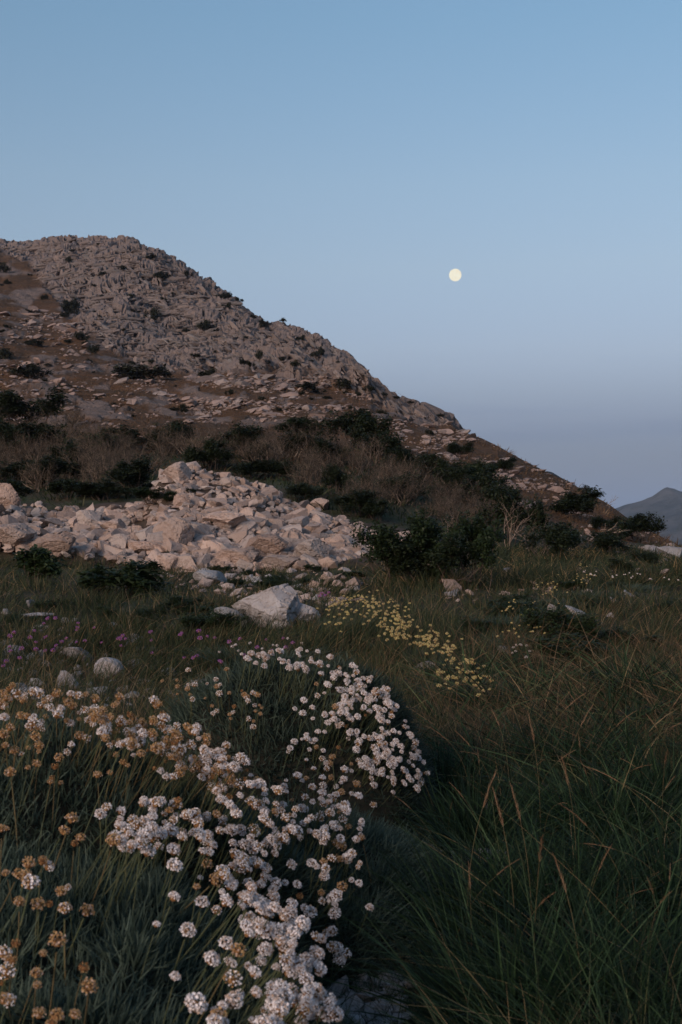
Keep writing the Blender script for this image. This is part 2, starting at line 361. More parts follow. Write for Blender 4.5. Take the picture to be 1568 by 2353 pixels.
Z[:, js] += CRAG[:, js] * (fbm(cx_ / 24, cy_ / 30, cz_ / 14, 4, 41) * 3.0 + (rg - .5) * 5.0 * (.3 + .7 * steepm)) * smooth(0, 25, cy_ - 100) * smooth(0, 45, VV[:, js] - VV[:, js].min(1, keepdims=True) + 8)
edge_ = smooth(0, 25, cy_ - 100)
NDISP = np.zeros_like(Z); NDISP[:, js] = CRAG[:, js] * DISP * edge_ * .75
lay2 = (zz * 1.0 - XX * .08) / 1.4 + fbm(XX / 12, YY / 12, None, 3, 33)
fr2 = lay2 - np.floor(lay2)
NDISP += SLOPE * fbm(XX / 2.5, YY / 2.5, None, 4, 35) * .5 * (1 - MOUND) * (YY > 45)
VV = VH - (Z - CAMZ) / YY * F
SKYL = [(-400, 500), (0, 552), (60, 554), (100, 549), (150, 541), (200, 542), (255, 539), (300, 544), (350, 566), (400, 591), (440, 613), (480, 641), (520, 666), (550, 691), (590, 723), (612, 739), (640, 733), (680, 746), (735, 768), (780, 796), (830, 836),
        (870, 869), (900, 894), (940, 913), (980, 926), (1010, 939), (1040, 956), (1075, 996), (1110, 1008), (1150, 1028), (1200, 1056), (1260, 1086), (1310, 1109), (1350, 1131), (1400, 1159), (1450, 1196), (1500, 1223), (1568, 1256), (2000, 1310)]
for it in range(2):
    js_ = VV.argmin(1); ysk = YG[js_]; dz_ = (VV.min(1) - np.interp(UG, [a for a, _ in SKYL], [b for _, b in SKYL])) / F * ysk
    Z = Z + dz_[:, None] * smooth(.62, .95, YY / ysk[:, None]); VV = VH - (Z - CAMZ) / YY * F
VMIN = np.minimum.accumulate(VV, axis=1)
def ground(u, y, grid=None):
    g = Z if grid is None else grid
    fu = np.clip((np.asarray(u, float) + 400) / 4, 0, len(UG) - 1.001); fy = np.interp(np.log(np.maximum(y, .8)), np.log(YG), np.arange(len(YG)))
    fy = np.clip(fy, 0, len(YG) - 1.001); i = fu.astype(int); j = fy.astype(int); a = fu - i; b = fy - j
    return (g[i, j] * (1 - a) + g[i + 1, j] * a) * (1 - b) + (g[i, j + 1] * (1 - a) + g[i + 1, j + 1] * a) * b
def hxy(x, y):
    x = np.asarray(x, float); y = np.maximum(np.asarray(y, float), .9)
    return ground(U0 + F * x / y, y)
def cast(u, v):
    """depth where the ray through (u, v) first meets the land; nan over the skyline"""
    u = np.asarray(u, float); v = np.asarray(v, float)
    i = np.clip(np.round((u + 400) / 4).astype(int), 0, len(UG) - 1)
    hit = VMIN[i] <= v[:, None]
    j = hit.argmax(1); ok = hit.any(1)
    j0 = np.maximum(j - 1, 0); va, vb = VMIN[i, j0], VMIN[i, j]
    t = np.clip((va - v) / np.maximum(va - vb, 1e-6), 0, 1)
    y = YG[j0] * (1 - t) + YG[j] * t
    return np.where(ok, y, np.nan)
def pt(u, y, dz=0.0):
    u = np.asarray(u, float); y = np.asarray(y, float)
    return np.stack([(u - U0) / F * y, y, ground(u, y) + dz], -1)
def gnormal(u, y):
    e = .02 * np.asarray(y)
    x = (np.asarray(u) - U0) / F * y
    zx = (hxy(x + e, y) - hxy(x - e, y)) / (2 * e); zy = (hxy(x, y + e) - hxy(x, y - e)) / (2 * e)
    n = np.stack([-zx, -zy, np.ones_like(zx)], -1); return n / np.linalg.norm(n, axis=-1, keepdims=True)

def grid_mesh(name, us, ys_idx, mat, attrs, nd=False):
    ui = ((us + 400) / 4).astype(int); sub = np.ix_(ui, ys_idx)
    V = np.stack([XX[sub], YY[sub], Z[sub]], -1); n, m = V.shape[:2]
    if nd:
        nr = np.cross(np.gradient(V, axis=0), np.gradient(V, axis=1)); nr /= np.linalg.norm(nr, axis=-1, keepdims=True); nr *= np.sign(nr[..., 2:3]); V = V + nr * NDISP[sub][..., None]
    idx = np.arange(n * m).reshape(n, m)
    Q = np.stack([idx[:-1, :-1], idx[1:, :-1], idx[1:, 1:], idx[:-1, 1:]], -1).reshape(-1, 4)
    return mesh_np(name, V, Q, {k: a[sub] for k, a in attrs.items()}, [mat], shade=True)

def ground_mat():
    m, nt, b = new_mat('meadow_soil', .95, .1); geo = N(nt, 'ShaderNodeNewGeometry'); p = geo.outputs['Position']
    n1 = noise(nt, p, 1.2, 5); n2 = noise(nt, p, 14, 6, .7); n3 = noise(nt, p, 60, 4, .7)
    col = mixc(nt, (.05, .042, .03), (.045, .055, .03), rampf(nt, n1, [(.4, 0.), (.6, 1.)]))
    col = mixc(nt, col, (.13, .095, .06), rampf(nt, n2, [(.5, 0.), (.68, .9)]))
    col = mixc(nt, col, (.25, .22, .20), rampf(nt, n3, [(.62, 0.), (.7, .7)]))
    col = mixc(nt, col, (.085, .06, .045), attr(nt, 'mound'))
    nt.links.new(col, b.inputs['Base Color']); bump(nt, b, n3, .8, .02); return m
def hill_mat():
    m, nt, b = new_mat('hillside', .95, .1); geo = N(nt, 'ShaderNodeNewGeometry'); p = geo.outputs['Position']
    n1 = noise(nt, p, .12, 6, .6); n2 = noise(nt, p, 1.1, 6, .7); n3 = noise(nt, p, 4, 5, .7)
    soil = mixc(nt, (.115, .060, .033), (.080, .046, .026), rampf(nt, n1, [(.4, 0.), (.62, 1.)]))
    soil = mixc(nt, soil, (.17, .095, .052), rampf(nt, n2, [(.48, 0.), (.7, .8)]))
    soil = mixc(nt, soil, (.035, .035, .02), rampf(nt, n3, [(.55, 0.), (.72, .8)]))
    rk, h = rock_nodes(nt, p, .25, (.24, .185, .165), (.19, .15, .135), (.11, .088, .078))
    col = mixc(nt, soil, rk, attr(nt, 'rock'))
    nt.links.new(col, b.inputs['Base Color']); bump(nt, b, h, .9, .3); return m
M['ground'] = ground_mat(); M['hill'] = hill_mat()
jn = int(np.searchsorted(YG, 40.0))
rockm = np.clip(CRAG + SLOPE * .75, 0, 1)
g_o = kind(link('ground', grid_mesh('ground', np.arange(-300, 1869, 8.0), np.append(np.arange(0, jn, 2), jn), M['ground'], {'mound': MOUND})), 'structure')
Z[:, :jn] = Z[:, :jn]
h_o = kind(link('rocky_hill', grid_mesh('rocky_hill', np.arange(-300, 1869, 4.0), np.arange(jn - 1, len(YG)), M['hill'], {'rock': rockm}, True)), 'structure'); h_o.data.polygons.foreach_set('use_smooth', np.zeros(len(h_o.data.polygons), bool))
# the same land beyond the sides of the view
gx = np.concatenate([-np.geomspace(900, .5, 60), np.geomspace(.5, 900, 60)]); gy = np.concatenate([np.linspace(-250, -2, 16), np.geomspace(1.0, 700, 70)])
GX, GY = np.meshgrid(gx, gy, indexing='ij'); GZ = hxy(GX, np.minimum(GY, 429))
uu_ = U0 + F * GX / np.maximum(GY, .5); inside = (uu_ > -300) & (uu_ < 1868) & (GY > 0) & (GY < 425)
GZ = GZ - np.where(GY > 429, (GY - 429) * .6, 0) - np.where(inside, .3 + .02 * GY, .02)
idx = np.arange(GX.size).reshape(GX.shape); Q = np.stack([idx[:-1, :-1], idx[1:, :-1], idx[1:, 1:], idx[:-1, 1:]], -1).reshape(-1, 4)
kind(link('hillside_land', mesh_np('hillside_land', np.stack([GX, GY, GZ], -1), Q, {'rock': np.zeros(GX.size)}, [M['hill']], shade=True)), 'structure')
a_ = 40000.0
kind(link('valley_floor', mesh_np('valley_floor', [(-a_, -a_, -90), (a_, -a_, -90), (a_, a_, -90), (-a_, a_, -90)], np.array([[0, 1, 2, 3]]), {'rock': np.zeros(4)}, [M['hill']])), 'structure')

# far mountains
def far_mat():
    m, nt, b = new_mat('far_mountain', .95, .1); geo = N(nt, 'ShaderNodeNewGeometry'); p = geo.outputs['Position']
    n1 = noise(nt, p, .008, 6, .65); n2 = noise(nt, p, .04, 5, .6)
    col = mixc(nt, (.04, .044, .044), (.10, .095, .09), rampf(nt, n1, [(.42, 0.), (.6, 1.)]))
    col = mixc(nt, col, (.035, .038, .028), rampf(nt, n2, [(.52, 0.), (.66, .8)]))
    nt.links.new(col, b.inputs['Base Color']); bump(nt, b, n2, .8, 8); return m
M['far'] = far_mat()
def ridge(name, prof, y, depth, base, seed, amp):
    us = np.arange(prof[0][0], prof[-1][0] + 1, 6.0); vs = np.interp(us, [p[0] for p in prof], [p[1] for p in prof])
    zt_ = CAMZ + (VH - vs) / F * y; t = np.linspace(-1, 1, 61); f = np.sign(t) * np.abs(t) ** 1.15
    X = np.repeat(((us - U0) / F * y)[:, None], len(t), 1); Y = np.repeat((y + f * depth)[None], len(us), 0)
    Zr = base + (zt_[:, None] - base) * (1 - np.abs(f)[None] ** .85)
    Zr = Zr + fbm(X / 260, Y / 260, None, 5, seed) * amp * (np.abs(f) * 2.2)[None].clip(0, 1)
    Zr = Zr + fbm(X / 40, Y / 40, None, 3, seed + 5) * amp * .06
    ix = np.arange(X.size).reshape(X.shape); q = np.stack([ix[:-1, :-1], ix[1:, :-1], ix[1:, 1:], ix[:-1, 1:]], -1).reshape(-1, 4)
    return kind(link(name, mesh_np(name, np.stack([X, Y, Zr], -1), q, None, [M['far']], shade=True)), 'structure')
ridge('far_mountain', [(1180, 1330), (1330, 1240), (1390, 1178), (1420, 1165), (1450, 1156), (1480, 1148), (1500, 1139), (1515, 1129), (1532, 1119), (1550, 1121), (1575, 1130), (1640, 1095), (1760, 1060), (1900, 1100), (2300, 1180)], 3200, 1100, -90, 61, 90)
ridge('distant_ridge', [(1120, 1150), (1200, 1100), (1240, 1090), (1256, 1083), (1268, 1085), (1290, 1098), (1310, 1108), (1340, 1128), (1420, 1200), (1500, 1290)], 950, 120, -60, 62, 14)

# moon
mm = bpy.data.materials.new('moonlight'); mm.use_nodes = True; nt = mm.node_tree; nt.nodes.remove(nt.nodes['Principled BSDF'])
em = N(nt, 'ShaderNodeEmission'); tcn = N(nt, 'ShaderNodeTexCoord')
nt.links.new(mixc(nt, (1.0, .95, .76), (.97, .87, .66), rampf(nt, noise(nt, tcn.outputs['Object'], 1.6, 3), [(.42, 0.), (.62, 1.)])), em.inputs[0])
em.inputs[1].default_value = 1.0 / 2 ** EXPOSURE; nt.links.new(em.outputs[0], nt.nodes['Material Output'].inputs[0]); mm.cycles.emission_sampling = 'NONE'
bm = bmesh.new(); bmesh.ops.create_icosphere(bm, subdivisions=5, radius=1); me = bpy.data.meshes.new('moon'); bm.to_mesh(me); bm.free(); me.materials.append(mm)
DM = 60000.0
tag(link('moon', me, loc=((1046.5 - U0) / F * DM, DM, CAMZ + (VH - 632) / F * DM), scale=(14.2 / F * DM,) * 3), 'full pale yellow moon above the hill in the dusk sky', 'moon')

# ------------------------------------------------------------------ rocks
def ico(sub):
    bm = bmesh.new(); bmesh.ops.create_icosphere(bm, subdivisions=sub, radius=1)
    v = np.array([x.co[:] for x in bm.verts]); f = np.array([[x.index for x in p.verts] for p in bm.faces]); bm.free(); return v, f
ICO = {s: ico(s) for s in (1, 2, 3, 4, 5)}
def rock_shape(sub, seed, planes=11, nz=.05, box=.5, flat=1.0, lo=.45, hi=.85):
    """angular block: a sphere squared off, planed on random faces and roughened"""
    r = np.random.default_rng(seed); v, f = ICO[sub]; v = v.copy()
    if box: v = v / np.maximum(np.linalg.norm(v, ord=3 + 5 * box, axis=1, keepdims=True), .2)
    for i in range(planes):
        n = r.normal(size=3); n /= np.linalg.norm(n); d = r.uniform(lo, hi)
        v = v - np.maximum(v @ n - d, 0)[:, None] * n
    if nz:
        p = v * 2 + seed * 3.7
        v = v * (1 + nz * fbm(p[:, 0], p[:, 1], p[:, 2], 3, seed)[:, None])
        if sub >= 4:
            p2 = v * np.array([3.2, 3.2, 6]) + seed; w = fbm(p[:, 0] * 1.5, p[:, 1] * 1.5, p[:, 2] * 1.5, 3, seed + 3)
            rid = 1 - np.abs(fbm(p2[:, 0] + w, p2[:, 1], p2[:, 2] + w, 3, seed + 9)) * 2
            v = v * (1 - nz * 1.3 * np.clip(rid - .72, 0, 1)[:, None] * 3)
    v = v - (v.max(0) + v.min(0)) / 2; v = v / (np.abs(v).max(0))
    return v, f
def peak_shape(seed, planes):
    r = np.random.default_rng(seed); v = ICO[5][0].copy() * (1.0 if planes else 1.08)
    for n, d in planes:
        n = np.array(n, float); n /= np.linalg.norm(n); v = v - np.maximum(v @ n - d, 0)[:, None] * n
    for i in range(10):
        n = r.normal(size=3); n /= np.linalg.norm(n); v = v - np.maximum(v @ n - r.uniform(.48, .82), 0)[:, None] * n
    p = v * 2.5 + seed; v = v * (1 + .04 * fbm(p[:, 0], p[:, 1], p[:, 2], 5, seed)[:, None])
    q = v * np.array([2.2, 2.2, 3.2]); q = np.stack([q[:, 0] + q[:, 2] * .5, q[:, 1], q[:, 2] - q[:, 0] * .5], 1) + .25 * np.stack([fbm(p[:, 0], p[:, 1], p[:, 2], 3, seed + k_) for k_ in range(3)], 1)
    f1, f2, cid = worley(q, seed); v = v * (1 + (.10 * (cid - .5) - .06 * (1 - smooth(0, .12, f2 - f1)))[:, None])
    v = v - (v.max(0) + v.min(0)) / 2; return v / np.abs(v).max(0), ICO[5][1]
def rot_align(n, ang):
    """rotation matrix: local z to n, spun by ang"""
    n = Vector(n).normalized(); q = n.to_track_quat('Z', 'Y'); return (q.to_matrix() @ Matrix.Rotation(ang, 3, 'Z'))
PROTO = {'s1': [rock_shape(1, 100 + i, 7, 0, .5) for i in range(14)], 's2': [rock_shape(2, 200 + i, 11, .01, .2, 1, .32, .75) for i in range(14)],
         's3': [rock_shape(3, 300 + i, 12, .012, .15, 1, .30, .72) for i in range(16)], 's4': [peak_shape(400 + i, []) for i in range(8)],
         'peak': [peak_shape(450, [((.52, -.1, .85), .34), ((-.75, -.1, .65), .62), ((-.35, -.9, .35), .42), ((.35, -.9, .3), .55)])]}
PM = {}
def proto_mesh(key, i, mat):
    k_ = (key, i, mat)
    if k_ not in PM:
        v, f = PROTO[key][i]; PM[k_] = mesh_np('rock_' + key, v, f, None, [M[mat]], shade=False)
    return PM[k_]
def add_rock(name, key, mat, loc, half, rotm, parent=None):
    i = random.randrange(len(PROTO[key])); o = link(name, proto_mesh(key, i, mat), parent)
    o.matrix_local = Matrix.LocRotScale(Vector(loc), rotm.to_quaternion(), Vector(half)); return o
def merge_rocks(name, key, mat, items, parent=None, seed=1):
    r = np.random.default_rng(seed); parts = []; var = []
    for loc, half, rotm in items:
        v, f = PROTO[key][r.integers(len(PROTO[key]))]
        w = (v * np.asarray(half)) @ np.array(rotm).T + np.asarray(loc); parts.append((w, f)); var.append(np.full(len(v), r.random()))
    V, Fc = jmesh(parts)
    return kind(link(name, mesh_np(name, V, Fc, {'var': np.concatenate(var)}, [M[mat]]), parent), 'stuff')
def in_poly(poly, n, r=None):
    r = r or rng; P = np.array(poly, float); lo, hi = P.min(0), P.max(0); out = []
    while len(out) < n:
        q = r.uniform(lo, hi, (n * 2, 2)); x, y = q[:, 0], q[:, 1]; c = np.zeros(len(q), bool); j = len(P) - 1
        for i in range(len(P)):
            xi, yi = P[i]; xj, yj = P[j]
            c ^= ((yi > y) != (yj > y)) & (x < (xj - xi) * (y - yi) / (yj - yi + 1e-9) + xi); j = i
        out.extend(q[c].tolist())
    return np.array(out[:n])

# crag blocks: stepped beds of limestone
r = np.random.default_rng(11)
uv = np.stack([r.uniform(-120, 1100, 60000), r.uniform(520, 1010, 60000)], 1)
yy = cast(uv[:, 0], uv[:, 1]); ok = ~np.isnan(yy) & (yy > 100); uv, yy = uv[ok], yy[ok]
cm = ground(uv[:, 0], yy, CRAG); keep = (r.random(len(yy)) < cm * .12) & (uv[:, 1] > np.interp(uv[:, 0], [a for a, _ in SKYL], [b for _, b in SKYL]) + 11); uv, yy = uv[keep], yy[keep]
items = []
nrm = gnormal(uv[:, 0], yy)
for i in range(len(yy)):
    u, v = uv[i]; px = min(14, 3.6 * (1 + r.pareto(2.2)))
    s = px / F * yy[i]
    beds = vnoise(np.array([u / 120]), np.array([v / 90]), None, 77)[0]
    steep = smooth(250, 620, u) * smooth(660, 800, v + 60 * beds)          # jointed slabs low on the right, tilted beds elsewhere
    n = (Vector(nrm[i]) + Vector((.1 * r.normal(), -.35 + .12 * r.normal(), .12 * r.normal()))).normalized()
    if r.random() < .33 + .6 * steep: t = Vector((-.5 + .1 * r.normal(), .2, 1.0)); half = (s * r.uniform(1.2, 2.4), s * r.uniform(.4, .7), s * .45)
    else: t = Vector((1.0, 0, .40 + .07 * r.normal())); half = (s * r.uniform(1.3, 2.7), s * r.uniform(.3, .42), s * .45)
    t = (t - n * t.dot(n)).normalized(); bt = n.cross(t); rm = Matrix((t, bt, n)).transposed()
    p = pt(u, yy[i]) - np.array(n) * s * .37
    items.append((p, half, rm, px))
items.sort(key=lambda t: -t[3])
for p, half, rm, px in items[:300]: add_rock('rock_block', 's2', 'rock_crag', p, half, rm, h_o)
merge_rocks('small_rock_blocks', 's1', 'rock_crag_s', [t[:3] for t in items[300:]], h_o, 5)

# ledges and loose stones on the brown slopes
r = np.random.default_rng(12)
def slope_pts(n, u0, u1, v0, v1, dens, lo=42, hi=160):
    uv = np.stack([r.uniform(u0, u1, n), r.uniform(v0, v1, n)], 1); yy = cast(uv[:, 0], uv[:, 1])
    ok = ~np.isnan(yy) & (yy > lo) & (yy < hi); uv, yy = uv[ok], yy[ok]
    d = dens(uv[:, 0], uv[:, 1]) * (1 - ground(uv[:, 0], yy, CRAG)); kp = r.random(len(yy)) < d; return uv[kp], yy[kp]
def knoll(u, v):
    k1 = np.exp(-(((u - 600) / 230) ** 2 + ((v - 915) / 45) ** 2)) ; k2 = np.exp(-(((u - 990) / 90) ** 2 + ((v - 1005) / 40) ** 2))
    k3 = np.exp(-(((u - 1130) / 120) ** 2 + ((v - 1075 - (u - 1130) * .55) / 45) ** 2)) * .6; k4 = smooth(330, 60, u) * .35 + np.exp(-((v - 640 - u * .72) / 30) ** 2) * smooth(300, 240, u) * .9
    n = fbm(u / 60, v / 14, None, 3, 55)
    return np.clip((k1 * 3.6 + k2 * 2.6 + k3 * 1.6 + smooth(1040, 1110, u) * .45 + k4 + .06) * smooth(-.25, .35, n), 0, 1)
uv, yy = slope_pts(52000, -150, 1560, 640, 1240, knoll, 42, 200)
items = []
for i in range(min(len(yy), 7000)):
    px = min(15, 2.2 * (1 + r.pareto(2.0))); s = px / F * yy[i]
    ax = Vector((-.15 + .15 * r.normal(), -.1 + .15 * r.normal(), 1.0)).normalized()
    half = (s * r.uniform(.8, 1.6), s * .9, s * r.uniform(.3, .6)); items.append((pt(uv[i, 0], yy[i]) + np.array((0, 0, s * .1)), half, rot_align(ax, r.uniform(-.8, .8)), px))
items.sort(key=lambda t: -t[3])
for p, half, rm, px in items[:300]: add_rock('slope_rock', 's2', 'rock_slope', p, half, rm, h_o)
merge_rocks('small_slope_rocks', 's1', 'rock_slope_s', [t[:3] for t in items[300:]], h_o, 6)

# rubble mound: named boulders, 300 rocks, small stones between
def boulder(name, label, u, v, wpx, hpx, y=None, mat='rock_mound', key='s4', cat='boulder', spin=None, ax=(0, 0, 1), depth=.85, sink=.18, group=None):
    """u, v: the middle of its foot"""
    if y is None: y = float(cast([u], [v])[0])
    w = wpx / F * y / 2; h = hpx / F * y / 2 / (1 - sink * .5)
    p = pt(u, y); spin = 0 if key == 'peak' else spin; o = add_rock(name, key, mat, (p[0], p[1] + w * depth * .3, p[2] + h * (1 - sink * 1.6)), (w, w * depth, h), rot_align(ax, random.uniform(-.35, .35) if spin is None else spin))
    return tag(o, label, cat, group)
BOULD = [
 ('rounded pale boulder bulging low in the middle of the rubble mound', 405, 1262, 78, 80),
 ('broad pinkish boulder at the foot of the rubble mound, right of the dark hollow', 612, 1283, 104, 62),
 ('overhanging slab of rock above the dark hollow in the rubble mound', 515, 1216, 110, 46),
 ('tall outcrop boulder crowning the left summit of the rubble mound', 408, 1108, 70, 52),
 ('high round boulder at the left edge of the photo above the pale slab', 16, 1168, 66, 62),
 ('long sloping grey slab at the left edge below the round boulder', 20, 1262, 120, 66),
 ('pale slab continuing right of the sloping slab at the left edge', 118, 1272, 110, 50),
 ('pointed pale boulder left of the rubble mound beside dark grass', 205, 1218, 62, 50),
 ('squat boulder joined to the pointed one, left of the rubble mound', 262, 1224, 66, 36),
 ('lone boulder behind the right shoulder of the rubble mound', 735, 1172, 44, 30),
 ('block standing on the left flank of the mound above the green bush', 418, 1168, 46, 34),
 ('white cracked boulder at the mound foot below the dark hollow', 545, 1300, 110, 44),
 ('grey crusted boulder at the mound foot left of the grass tuft', 385, 1308, 70, 40),
 ('pale boulder at the right foot of the mound, left of the leafy bush', 715, 1290, 84, 58),
 ('flat lit slab lying across the left foot of the mound', 330, 1275, 96, 34),
 ('low wide rock at the very foot of the mound, centre right', 650, 1302, 110, 28),
]
for (lab, u, v, w, h) in BOULD: boulder('boulder', lab, u, v, w, h)
r = np.random.default_rng(13)
poly = [(-60, 1150), (40, 1160), (200, 1172), (330, 1160), (375, 1085), (440, 1075), (520, 1092), (620, 1120), (660, 1150), (760, 1188), (850, 1212), (900, 1235), (1040, 1250), (1080, 1290), (1000, 1310), (840, 1280), (740, 1298), (560, 1306), (380, 1306), (300, 1292), (150, 1275), (-60, 1262)]
uv = in_poly(poly, 2300, r); yy = cast(uv[:, 0], uv[:, 1]); items = []
gap = fbm(uv[:, 0] / 40, uv[:, 1] / 18, None, 3, 66)
for i in range(len(yy)):
    u, v = uv[i]
    if np.isnan(yy[i]) or yy[i] > 29 or (gap[i] < -.28 and u < 340): continue
    low = smooth(1120, 1300, v)
    px = (10 + 9 * low) * (1 + min(r.pareto(2.6), 2.4)) * (.8 if u > 760 else 1)
    s = px / F * yy[i] * .5; ax = Vector((.25 * r.normal(), -.35 + .3 * r.normal(), 1)).normalized()
    half = (s * r.uniform(.9, 1.45), s * r.uniform(.8, 1.1), s * r.uniform(.5, .9))
    items.append((pt(u, yy[i]) + np.array((0, 0, s * .15)), half, rot_align(ax, r.uniform(-1.5, 1.5)), px, 'low left tongue of rubble' if u < 340 else ('rubble beside the leafy bushes' if u > 760 else ('upper half of the mound' if v < 1180 else 'lower half of the mound'))))
items.sort(key=lambda t: -t[3])
for p, half, rm, px, zone in items[:285]:
    tag(add_rock('mound_rock', 's3', 'rock_mound', p, half, rm), 'angular limestone rock among many on the ' + zone, 'rock', 'rocks on the ' + zone)
kind(merge_rocks('mound_rubble', 's2', 'rock_mound_s', [t[:3] for t in items[285:]], None, 7), 'stuff', 'small pale rubble filling the mound between the rocks')

# rocks in the meadow
NEAR_R = [
 ('large faceted pale boulder standing alone in the grass below the mound', 615, 1445, 176, 112, 'peak', .8),
 ('low grey tail of rock at the right end of the large lone boulder', 690, 1436, 84, 50, 's4', .8),
 ('flat white rock with dark base in grass above the lone boulder', 484, 1338, 104, 30, 's4', .7),
 ('tilted bluish slab lying left of the large lone boulder', 518, 1445, 80, 44, 's4', 1.0),
 ('smooth grey rock among white flowers, left meadow, right of its cluster', 250, 1560, 90, 52, 's4', .8),
 ('ribbed grey rock in the left meadow cluster, upper left of the smooth one', 175, 1522, 90, 34, 's4', .8),
 ('small upright grey rock lowest in the left meadow cluster', 160, 1580, 64, 40, 's3', .8),
 ('pale flat rock at the left edge of the meadow beside purple flowers', 20, 1508, 70, 26, 's3', .9),
 ('long low grey rock in grass at the upper left of the purple flowers', 66, 1432, 110, 24, 's4', .9),
 ('small grey stone standing in grass under the leafy plants at left', 72, 1398, 28, 26, 's3', .8),
 ('bluish stone half sunk in dark grass right of the white flowers', 1100, 1805, 26, 26, 's3', .9),
 ('broad dark bluish rock hidden in grass right of the white flower cushion', 1140, 1880, 100, 40, 's3', .9),
 ('grey rock in the right meadow below the yellow flowers', 1165, 1505, 60, 22, 's3', .9),
 ('whitish rock in the right meadow near the small round shrub', 1320, 1412, 60, 22, 's3', .9),
 ('rock behind the yellow flowers, left of the purple patch', 985, 1545, 70, 30, 's3', .9),
 ('large pale rock at the right edge of the far meadow', 1548, 1282, 62, 36, 's3', .8),
 ('low pale rock left of the one at the right edge', 1500, 1272, 44, 20, 's3', .8),
 ('pointed grey stone lying on the stony gap at bottom centre', 838, 2270, 38, 40, 's3', .9),
 ('white mottled rock at the bottom edge right of centre', 1105, 2350, 90, 48, 's3', .9),
 ('grey rock at the bottom edge beneath the right grass', 1300, 2352, 110, 34, 's3', .9),
 ('dull stone in the stony gap right of the flower cushion', 905, 1930, 30, 20, 's3', .9),
]
for (lab, u, v, w, h, key, dp) in NEAR_R: boulder('meadow_rock', lab, u, v, w, h, None, 'rock_near', key, 'rock', depth=dp, ax=(0, 0, 1) if key == 'peak' else (random.gauss(0, .22), random.gauss(0, .22), 1), sink=.36 if key == 's3' else .2)
r = np.random.default_rng(14)
def stones(name, label, poly, n, lo, hi, mat, seed, key='s1'):
    uv = in_poly(poly, n, r); yy = cast(uv[:, 0], uv[:, 1]); it = []
    for i in range(n):
        if np.isnan(yy[i]): continue
        s = r.uniform(lo, hi) * (.5 + r.random() ** 3 * 1.8); ax = Vector((.35 * r.normal(), .35 * r.normal(), 1)).normalized()
        it.append((pt(*[uv[i, 0], yy[i]]) + np.array((0, 0, s * .2)), (s * r.uniform(.8, 1.4), s, s * r.uniform(.35, .7)), rot_align(ax, r.uniform(0, 6))))
    return kind(merge_rocks(name, key, mat, it, None, seed), 'stuff', label)
stones('gravel', 'grey gravel and stone chips in the stony gap', [(740, 1880), (960, 1850), (1000, 2000), (940, 2120), (930, 2380), (700, 2400), (720, 2150)], 1700, .005, .016, 'rock_near_s', 21)
stones('meadow_pebbles', 'pale stones scattered through the left meadow', [(-100, 1400), (150, 1420), (420, 1500), (480, 1580), (300, 1640), (-100, 1600)], 260, .012, .035, 'rock_near_s', 22)
stones('meadow_stones', 'pale stones scattered below the mound', [(300, 1310), (760, 1300), (860, 1330), (820, 1400), (600, 1380), (380, 1350)], 260, .02, .07, 'rock_mound_s', 23)
stones('slope_foot_stones', 'pale stones along the foot of the right slope', [(1330, 1230), (1420, 1215), (1600, 1262), (1600, 1300), (1380, 1290)], 60, .03, .12, 'rock_slope_s', 25, 's2')
stones('grass_stones', 'small pale stones showing through the right foreground grass', [(960, 1750), (1250, 1700), (1300, 1950), (1100, 2050), (960, 2000)], 60, .012, .05, 'rock_near_s', 26, 's2')
stones('far_stones', 'pale stones scattered in the far right meadow', [(1000, 1290), (1620, 1270), (1640, 1330), (1400, 1360), (1000, 1400)], 110, .015, .05, 'rock_mound_s', 24)

# ------------------------------------------------------------------ bushes
def branch_tree(seed, stems, height, spread, levels=3, kids=4, r0=.012, wig=.18, up=.25):
    rd = random.Random(seed); segs, tips = [], []
    def grow(p, d, L, r_, lev):
        n = 4; q = p
        for i in range(n):
            d = (d + Vector((rd.gauss(0, wig), rd.gauss(0, wig), rd.gauss(0, wig * .6) + up * .12))).normalized()
            q2 = q + d * (L / n); ra = r_ * (1 - i / n * .5); rb = r_ * (1 - (i + 1) / n * .5)
            segs.append((q[:], q2[:], ra, rb)); q = q2
            if lev < levels and i >= 1:
                for _ in range(max(1, kids // 3 + (rd.random() < (kids % 3) / 3))):
                    a = rd.uniform(0, 6.28); s = Vector((math.cos(a), math.sin(a), rd.uniform(-.1, .6)))
                    grow(q, (d * .9 + s * .75).normalized(), L * rd.uniform(.42, .66), rb * .62, lev + 1)
        tips.append((q.copy(), d.copy(), lev))
    for s in range(stems):
        a = rd.uniform(0, 6.28); t = rd.uniform(.05, spread); b = Vector((math.cos(a), math.sin(a), 0)) * rd.uniform(.02, .34) * spread
        segs.append(((0, 0, -.03), b[:], r0, r0)); grow(b, Vector((math.cos(a) * t, math.sin(a) * t, 1)).normalized(), height * rd.uniform(.55, .8), r0 * rd.uniform(.6, 1.1), 1)
    return segs, tips
BARE = []
for i in range(6):
    sg, tips = branch_tree(50 + i, 15, 1.05, 1.0, 3, 5, .018, .30, .35)
    V, Q = tubes(sg); hmax = V[:, 2].max(); V = V / hmax
    rr = np.random.default_rng(i); va = np.repeat(rr.random(len(sg)) ** 2.4, 6)
    BARE.append(mesh_np('bare_branches', V, Q, {'var': va}, [M['twig']]))
